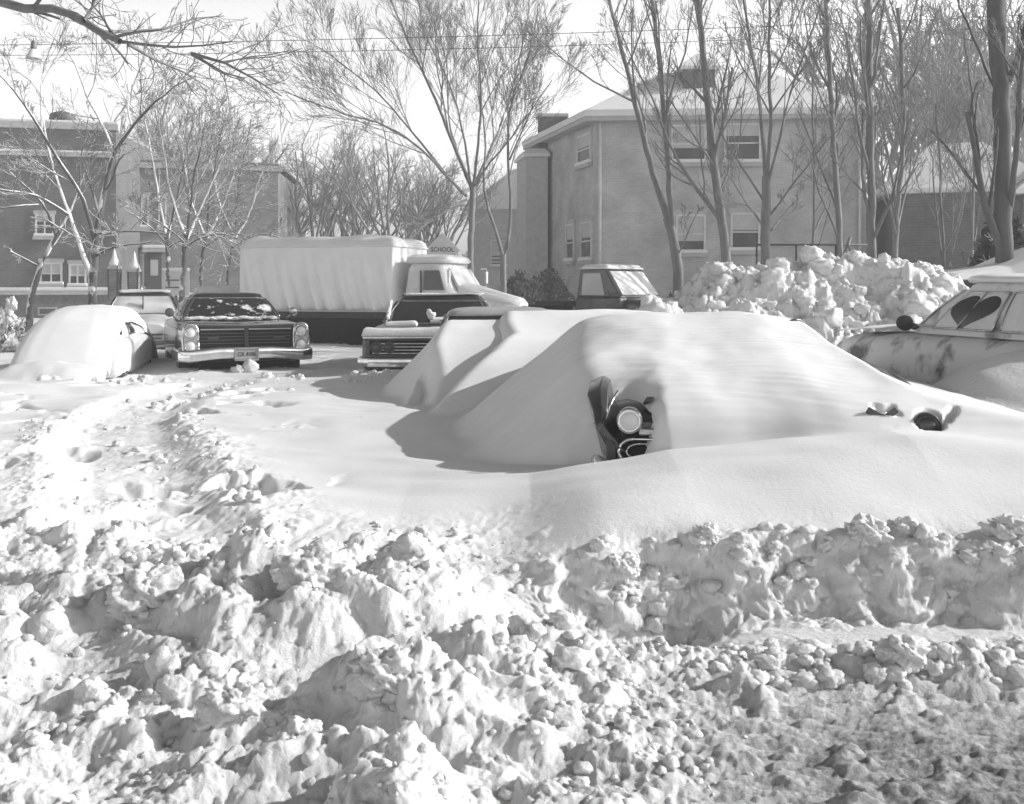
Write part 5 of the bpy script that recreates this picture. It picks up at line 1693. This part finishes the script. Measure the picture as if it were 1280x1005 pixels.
traced('bare_tree', 24, [
    ([(1050, 355), (1050, 300), (1047, 240), (1042, 180), (1038, 110), (1034, 40), (1032, -20)], 14, 8, 9),
    ([(1042, 180), (1062, 140, .5), (1085, 110, .9)], 4, 1.3, 4),
    ([(1040, 150), (1018, 110, -.6), (1005, 60, -1)], 4, 1.3, 5),
], 'straight bare tree near the right corner of the brick house', gR, P=UPR, seed=45)
traced('bare_tree', 22, [
    ([(1090, 360), (1090, 300), (1089, 220), (1087, 150), (1086, 70), (1086, -20)], 17, 12, 9),
], 'tall straight dark trunk beside the white downspout of the house', gR, P=UPR, seed=46)
traced('bare_tree', 26, [
    ([(1118, 355), (1119, 300), (1125, 230), (1130, 160), (1128, 90), (1122, 10)], 12, 7, 9),
    ([(1124, 245), (1136, 222, .5), (1150, 195, .8), (1160, 150, 1)], 4, 1.3, 5),
    ([(1128, 180), (1108, 130, -.6), (1098, 70, -.9)], 4, 1.3, 5),
], 'leaning bare tree before the left part of the low house', gR, P=UPR, seed=47)
traced('bare_tree', 21, [
    ([(1180, 350), (1179, 300), (1176, 240), (1174, 190), (1170, 130)], 7, 3, 8),
    ([(1177, 320), (1170, 270, .4), (1166, 215, .7), (1160, 160, .9)], 4, 1.5, 6),
], 'pair of thin stems rising from the top of the snow heap', gR, P=UPR, seed=48)
traced('bare_tree', 25, [
    ([(1214, 350), (1215, 300), (1216, 240), (1220, 180), (1214, 110), (1205, 40)], 8, 3.5, 9),
    ([(1216, 250), (1206, 200, .5), (1190, 150, .9)], 3, 1.2, 5),
], 'slim bare tree under the peak of the low house roof', gR, P=UPR, seed=49)
traced('bare_tree', 18, [
    ([(1256, 345), (1256, 300), (1254, 230), (1252, 150), (1248, 80), (1244, -20)], 34, 30, 3),
    ([(1262, 262), (1270, 200, -.5), (1274, 140, -.9), (1280, 60, -1.3)], 12, 7, 5),
    ([(1262, 240), (1282, 225, .5), (1305, 205, .9)], 8, 5, 1),
    ([(1250, 120), (1225, 70, .6), (1205, 20, 1), (1190, -30, 1.4)], 6, 3, 3),
], 'thickest tree trunk at the right edge behind the raised car', gR, m='bark_dark', P=UPR, seed=50)

# limb reaching in at the top left from a tree outside the picture
t = Tree('bare_tree', (-9.2, 12.5, .2), 'tree outside the left edge sending one long limb across the top of the sky', None, 'bark', 'twig', 61)
p, rad = t.line([(-9.2, 12.5, 0), (-9.1, 12.5, 2), (-8.8, 12.4, 4), (-8.6, 12.4, 6.5)], .22, .14, t.trunk)
pp = [(-8.8, 12.4, 4.1)] + [W(u, v, D) for u, v, D in ((-60, -4, 12.2), (0, 3, 12), (45, 4, 11.9), (85, 14, 11.8), (115, 30, 11.8), (150, 52, 11.6))]
p, rad = t.line(pp, .10, .035, t.limb)
t.sprout(p, rad, 1.6, 2, dict(UPR, rmin=.004), 8, .4)
for pts in ([(105, 26), (128, 0, .3), (112, -20, .5)], [(150, 52), (190, 62, -.2), (240, 68, -.4), (272, 60, -.5), (290, 52, -.6)], [(240, 68, -.4), (268, 82, -.5), (290, 100, -.6), (306, 98, -.6)], [(150, 52), (140, 40), (112, 2, .3)], [(240, 67, -.4), (290, 75, -.6), (330, 102, -.9), (352, 120, -1)],
            [(160, 55), (200, 80, .4), (240, 95, .6), (262, 110, .8)], [(128, 40), (170, 40, .5), (220, 30, .9), (280, 20, 1.3)]):
    q, rr = t.line([W(a[0], a[1], 11.7 + (a[2] if len(a) > 2 else 0)) for a in pts], .02, .006, t.limb, wob=.03)
    t.sprout(q, rr, 1.3, 2, dict(UPR, rmin=.0035, wander=.2, up=.05, ang=.7), 9, .2)
t.finish()

# back rows: a few full trees, copied
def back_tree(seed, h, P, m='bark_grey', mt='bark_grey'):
    t = Tree('bare_tree', (0, 0, 0), 'x', None, m, mt, seed)
    p, rad = t.line([(0, 0, -.2), (0.1, 0, h * .15), (.05, .1, h * .28)], h * .022, h * .016, t.trunk)
    top = p[-1]
    for k in range(7):
        a = k * 2.4 + seed; d = np.array([math.cos(a) * .55, math.sin(a) * .55, .95])
        t.grow(top - np.array([0, 0, h * .05 * t.r.random()]), d, h * .55 * (.8 + .4 * t.r.random()), h * .008, 1, P)
    t.grow(top, np.array([.05, 0, 1]), h * .6, h * .01, 1, P)
    t.finish()
    return t.root


BK = dict(levels=4, wander=.11, up=.3, kids=[7, 8, 6, 4], ang=.5, ratio=.5, rmin=.011, rr=.55, limb_r=.03)
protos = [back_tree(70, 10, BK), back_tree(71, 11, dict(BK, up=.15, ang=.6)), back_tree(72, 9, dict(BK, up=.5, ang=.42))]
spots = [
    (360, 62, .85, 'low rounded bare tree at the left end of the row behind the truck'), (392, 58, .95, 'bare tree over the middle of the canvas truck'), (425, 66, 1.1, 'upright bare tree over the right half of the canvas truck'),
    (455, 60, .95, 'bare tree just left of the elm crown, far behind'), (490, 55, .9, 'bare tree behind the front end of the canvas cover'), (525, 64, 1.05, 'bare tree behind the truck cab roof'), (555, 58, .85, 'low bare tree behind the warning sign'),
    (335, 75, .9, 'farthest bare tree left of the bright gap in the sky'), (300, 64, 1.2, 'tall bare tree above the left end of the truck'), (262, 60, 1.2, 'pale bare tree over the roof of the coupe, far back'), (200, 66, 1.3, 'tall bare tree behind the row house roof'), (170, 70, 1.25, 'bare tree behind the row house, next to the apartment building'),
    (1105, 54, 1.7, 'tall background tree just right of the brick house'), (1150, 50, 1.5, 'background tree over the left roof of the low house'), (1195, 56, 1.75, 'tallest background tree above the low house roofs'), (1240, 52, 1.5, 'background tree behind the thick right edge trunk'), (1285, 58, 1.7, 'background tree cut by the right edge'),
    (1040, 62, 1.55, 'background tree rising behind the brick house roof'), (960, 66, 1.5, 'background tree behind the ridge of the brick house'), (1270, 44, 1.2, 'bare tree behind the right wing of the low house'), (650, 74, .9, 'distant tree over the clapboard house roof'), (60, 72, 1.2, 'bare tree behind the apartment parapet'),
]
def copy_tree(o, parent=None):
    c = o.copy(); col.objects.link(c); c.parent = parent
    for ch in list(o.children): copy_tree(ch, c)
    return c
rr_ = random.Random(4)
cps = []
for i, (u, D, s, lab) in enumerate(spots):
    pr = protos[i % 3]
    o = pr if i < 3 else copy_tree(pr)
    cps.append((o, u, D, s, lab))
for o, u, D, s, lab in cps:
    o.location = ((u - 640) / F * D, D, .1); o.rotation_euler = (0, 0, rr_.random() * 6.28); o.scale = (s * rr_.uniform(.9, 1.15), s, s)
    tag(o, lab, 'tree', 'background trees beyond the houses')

# far woods closing the street: one soft mass of twigs
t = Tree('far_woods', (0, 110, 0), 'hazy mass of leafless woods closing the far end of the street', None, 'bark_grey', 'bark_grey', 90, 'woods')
FW = dict(levels=3, wander=.14, up=.3, kids=[6, 5, 4], ang=.55, ratio=.55, rmin=.03, rr=.6, limb_r=9)
for k in range(60):
    x = t.r.uniform(-75, 75); y = t.r.uniform(95, 150)
    h = t.r.uniform(3.0, 4.6)
    t.grow(np.array([x, y, .0]), np.array([t.r.normal(0, .15), 0, 1.]), h, .1, 0, FW)
    for q in range(3): t.grow(np.array([x, y, h * .5]), np.array([t.r.normal(0, .6), t.r.normal(0, .6), .8]), h * .8, .06, 1, FW)
t.finish(); t.root['kind'] = 'stuff'

# shrubs at the house foot, evergreen at the right
def shrub(name, u, v, D, w, h, label, m='evergreen', mt='evergreen', seed=1, n=260, leaves=True, cat='shrub'):
    p = W(u, v, D); p.z = .05
    t = Tree(name, tuple(p), label, None, 'bark', 'twig', seed, cat)
    for k in range(9):
        a = k * 2.4; t.grow(np.array(p), np.array([math.cos(a) * .5, math.sin(a) * .5, 1.]), h * .8, .03, 2, dict(UPR, rmin=.008, ang=.8))
    t.finish()
    if leaves:
        V, Fc = [], []
        for k in range(n * 10):
            a = t.r.uniform(0, 6.28); q = t.r.random() ** .5; zz = t.r.random()
            wd = w * (.55 + .45 * math.sin(math.pi * (zz * .8 + .15))) * (1 + .25 * math.sin(3 * a + 5 * zz + seed))
            c = np.array([q * wd * math.cos(a), q * wd * math.sin(a), .1 + zz * h * (1 - .35 * q * q)])
            e1 = t.r.normal(0, .05, 3); e2 = t.r.normal(0, .025, 3); n0 = len(V)
            V += [c - e1, c + e2, c + e1, c - e2]; Fc.append((n0, n0 + 1, n0 + 2, n0 + 3))
        mesh_np('foliage', V, Fc, m, t.root)
    return t.root
shrub('shrub', 686, 380, 37.2, 1.0, 2.0, 'dark evergreen shrub at the foot of the brick house left wall', seed=101)
shrub('shrub', 650, 380, 36, .8, 1.9, 'dark shrub behind the nose of the canvas truck', seed=102)
shrub('shrub', 800, 380, 35.5, 2.2, 1.5, 'broad bare bush behind the pickup windshield', leaves=False, seed=103)
shrub('shrub', 865, 380, 34, 1.4, 1.4, 'low dark hedge bush under the left ground floor window', seed=104)
shrub('conifer', 1252, 330, 20, .75, 2.9, 'dark ragged conifer in front of the thickest trunk', seed=105, n=420, cat='conifer')
shrub('conifer', 1282, 330, 19, .8, 2.2, 'dark conifer cut by the right edge beside the thickest trunk', seed=106, n=420, cat='conifer')
shrub('shrub', 1130, 340, 30, 2.4, 1.8, 'tangle of bare brush between the downspout and the low house', leaves=False, seed=107)
shrub('shrub', 1200, 340, 28, 2.4, 1.6, 'tangle of bare brush before the low house wing', leaves=False, seed=108)
sb = shrub('shrub', 10, 410, 22, .3, .9, 'small snow laden bush at the left edge beside the buried car', 'fresh_snow', seed=109, n=60)
V, T = lump_shape(ICO3, 777, .5, 2.0)
o = mesh_np('snow_clump', np.concatenate([V * np.array([.13, .13, .35]) + np.array([0, 0, .75]), V * np.array([.3, .25, .2]) + np.array([.3, 0, .3]), V * np.array([.1, .1, .14]) + np.array([.08, 0, 1.1])]), np.concatenate([T, T + len(V), T + 2 * len(V)]), 'rough_snow', sb)

# ------------------------------------------------------------------ haze volume, added in place of lens flare
bm = bmesh.new(); bmesh.ops.create_cube(bm, size=1)
me = bpy.data.meshes.new('haze'); bm.to_mesh(me); bm.free()
hz = bpy.data.objects.new('haze', me); col.objects.link(hz)
hz.scale = (2900, 450, 32); hz.location = (0, 203, 15)
m = bpy.data.materials.new('haze'); m.use_nodes = True
nt = m.node_tree; nt.nodes.clear()
out = nt.nodes.new('ShaderNodeOutputMaterial'); pv = nt.nodes.new('ShaderNodeVolumePrincipled')
pv.inputs['Color'].default_value = g3(.96); pv.inputs['Density'].default_value = HAZE = .0032; pv.inputs['Anisotropy'].default_value = .0
nt.links.new(pv.outputs['Volume'], out.inputs['Volume'])
me.materials.append(m)
tag(hz, 'thin haze added to stand in for lens flare over the far trees', 'haze', kind='stuff')

# ------------------------------------------------------------------ light, sky, camera
SUN_EL = 28.0; SUN_AZ = 4.0
sd = Vector((math.cos(R(SUN_AZ)), math.sin(R(SUN_AZ)), 0)) * math.cos(R(SUN_EL)) + Vector((0, 0, math.sin(R(SUN_EL))))
ld = bpy.data.lights.new('sun', 'SUN'); ld.energy = 3.0; ld.angle = R(.55); ld.color = (1, 1, 1)
lo = bpy.data.objects.new('sun', ld); col.objects.link(lo)
lo.rotation_euler = (-sd).to_track_quat('-Z', 'Y').to_euler()
w = bpy.data.worlds.new('World'); scene.world = w; w.use_nodes = True
nt = w.node_tree
bg = nt.nodes['Background']
sky = nt.nodes.new('ShaderNodeTexSky'); sky.sky_type = 'NISHITA'; sky.sun_disc = False
sky.sun_elevation = R(SUN_EL); sky.sun_rotation = R(90 - SUN_AZ); sky.air_density = 1.0; sky.dust_density = 4.0; sky.ozone_density = 1.0
bw = nt.nodes.new('ShaderNodeRGBToBW')
nt.links.new(sky.outputs['Color'], bw.inputs['Color'])
# thin milky overcast near the horizon
tc = nt.nodes.new('ShaderNodeTexCoord'); sp = nt.nodes.new('ShaderNodeSeparateXYZ'); nt.links.new(tc.outputs['Generated'], sp.inputs[0])
mr = nt.nodes.new('ShaderNodeMapRange'); mr.interpolation_type = 'SMOOTHSTEP'
mr.inputs['From Min'].default_value = .15; mr.inputs['From Max'].default_value = .52; mr.inputs['To Min'].default_value = 6.9; mr.inputs['To Max'].default_value = .45
nt.links.new(sp.outputs['Z'], mr.inputs['Value'])
mu = nt.nodes.new('ShaderNodeMath'); mu.operation = 'MULTIPLY'
nt.links.new(bw.outputs['Val'], mu.inputs[0]); nt.links.new(mr.outputs['Result'], mu.inputs[1]); nt.links.new(mu.outputs[0], bg.inputs['Color'])
bg.inputs['Strength'].default_value = .044

cam = bpy.data.cameras.new('camera'); co = bpy.data.objects.new('camera', cam); col.objects.link(co)
co.location = (0, 0, ZC); co.rotation_euler = (R(90), 0, 0)
cam.sensor_width = 36; cam.lens = F / 1280 * 36; cam.shift_y = -(502.5 - HV) / 1280
cam.clip_start = .05; cam.clip_end = 3000
scene.camera = co
vs = scene.view_settings
vs.view_transform = 'Standard'; vs.look = 'None'; vs.exposure = .80; vs.gamma = 1; vs.use_curve_mapping = False
scene.cycles.max_bounces = 6; scene.cycles.volume_bounces = 0; scene.cycles.transparent_max_bounces = 4
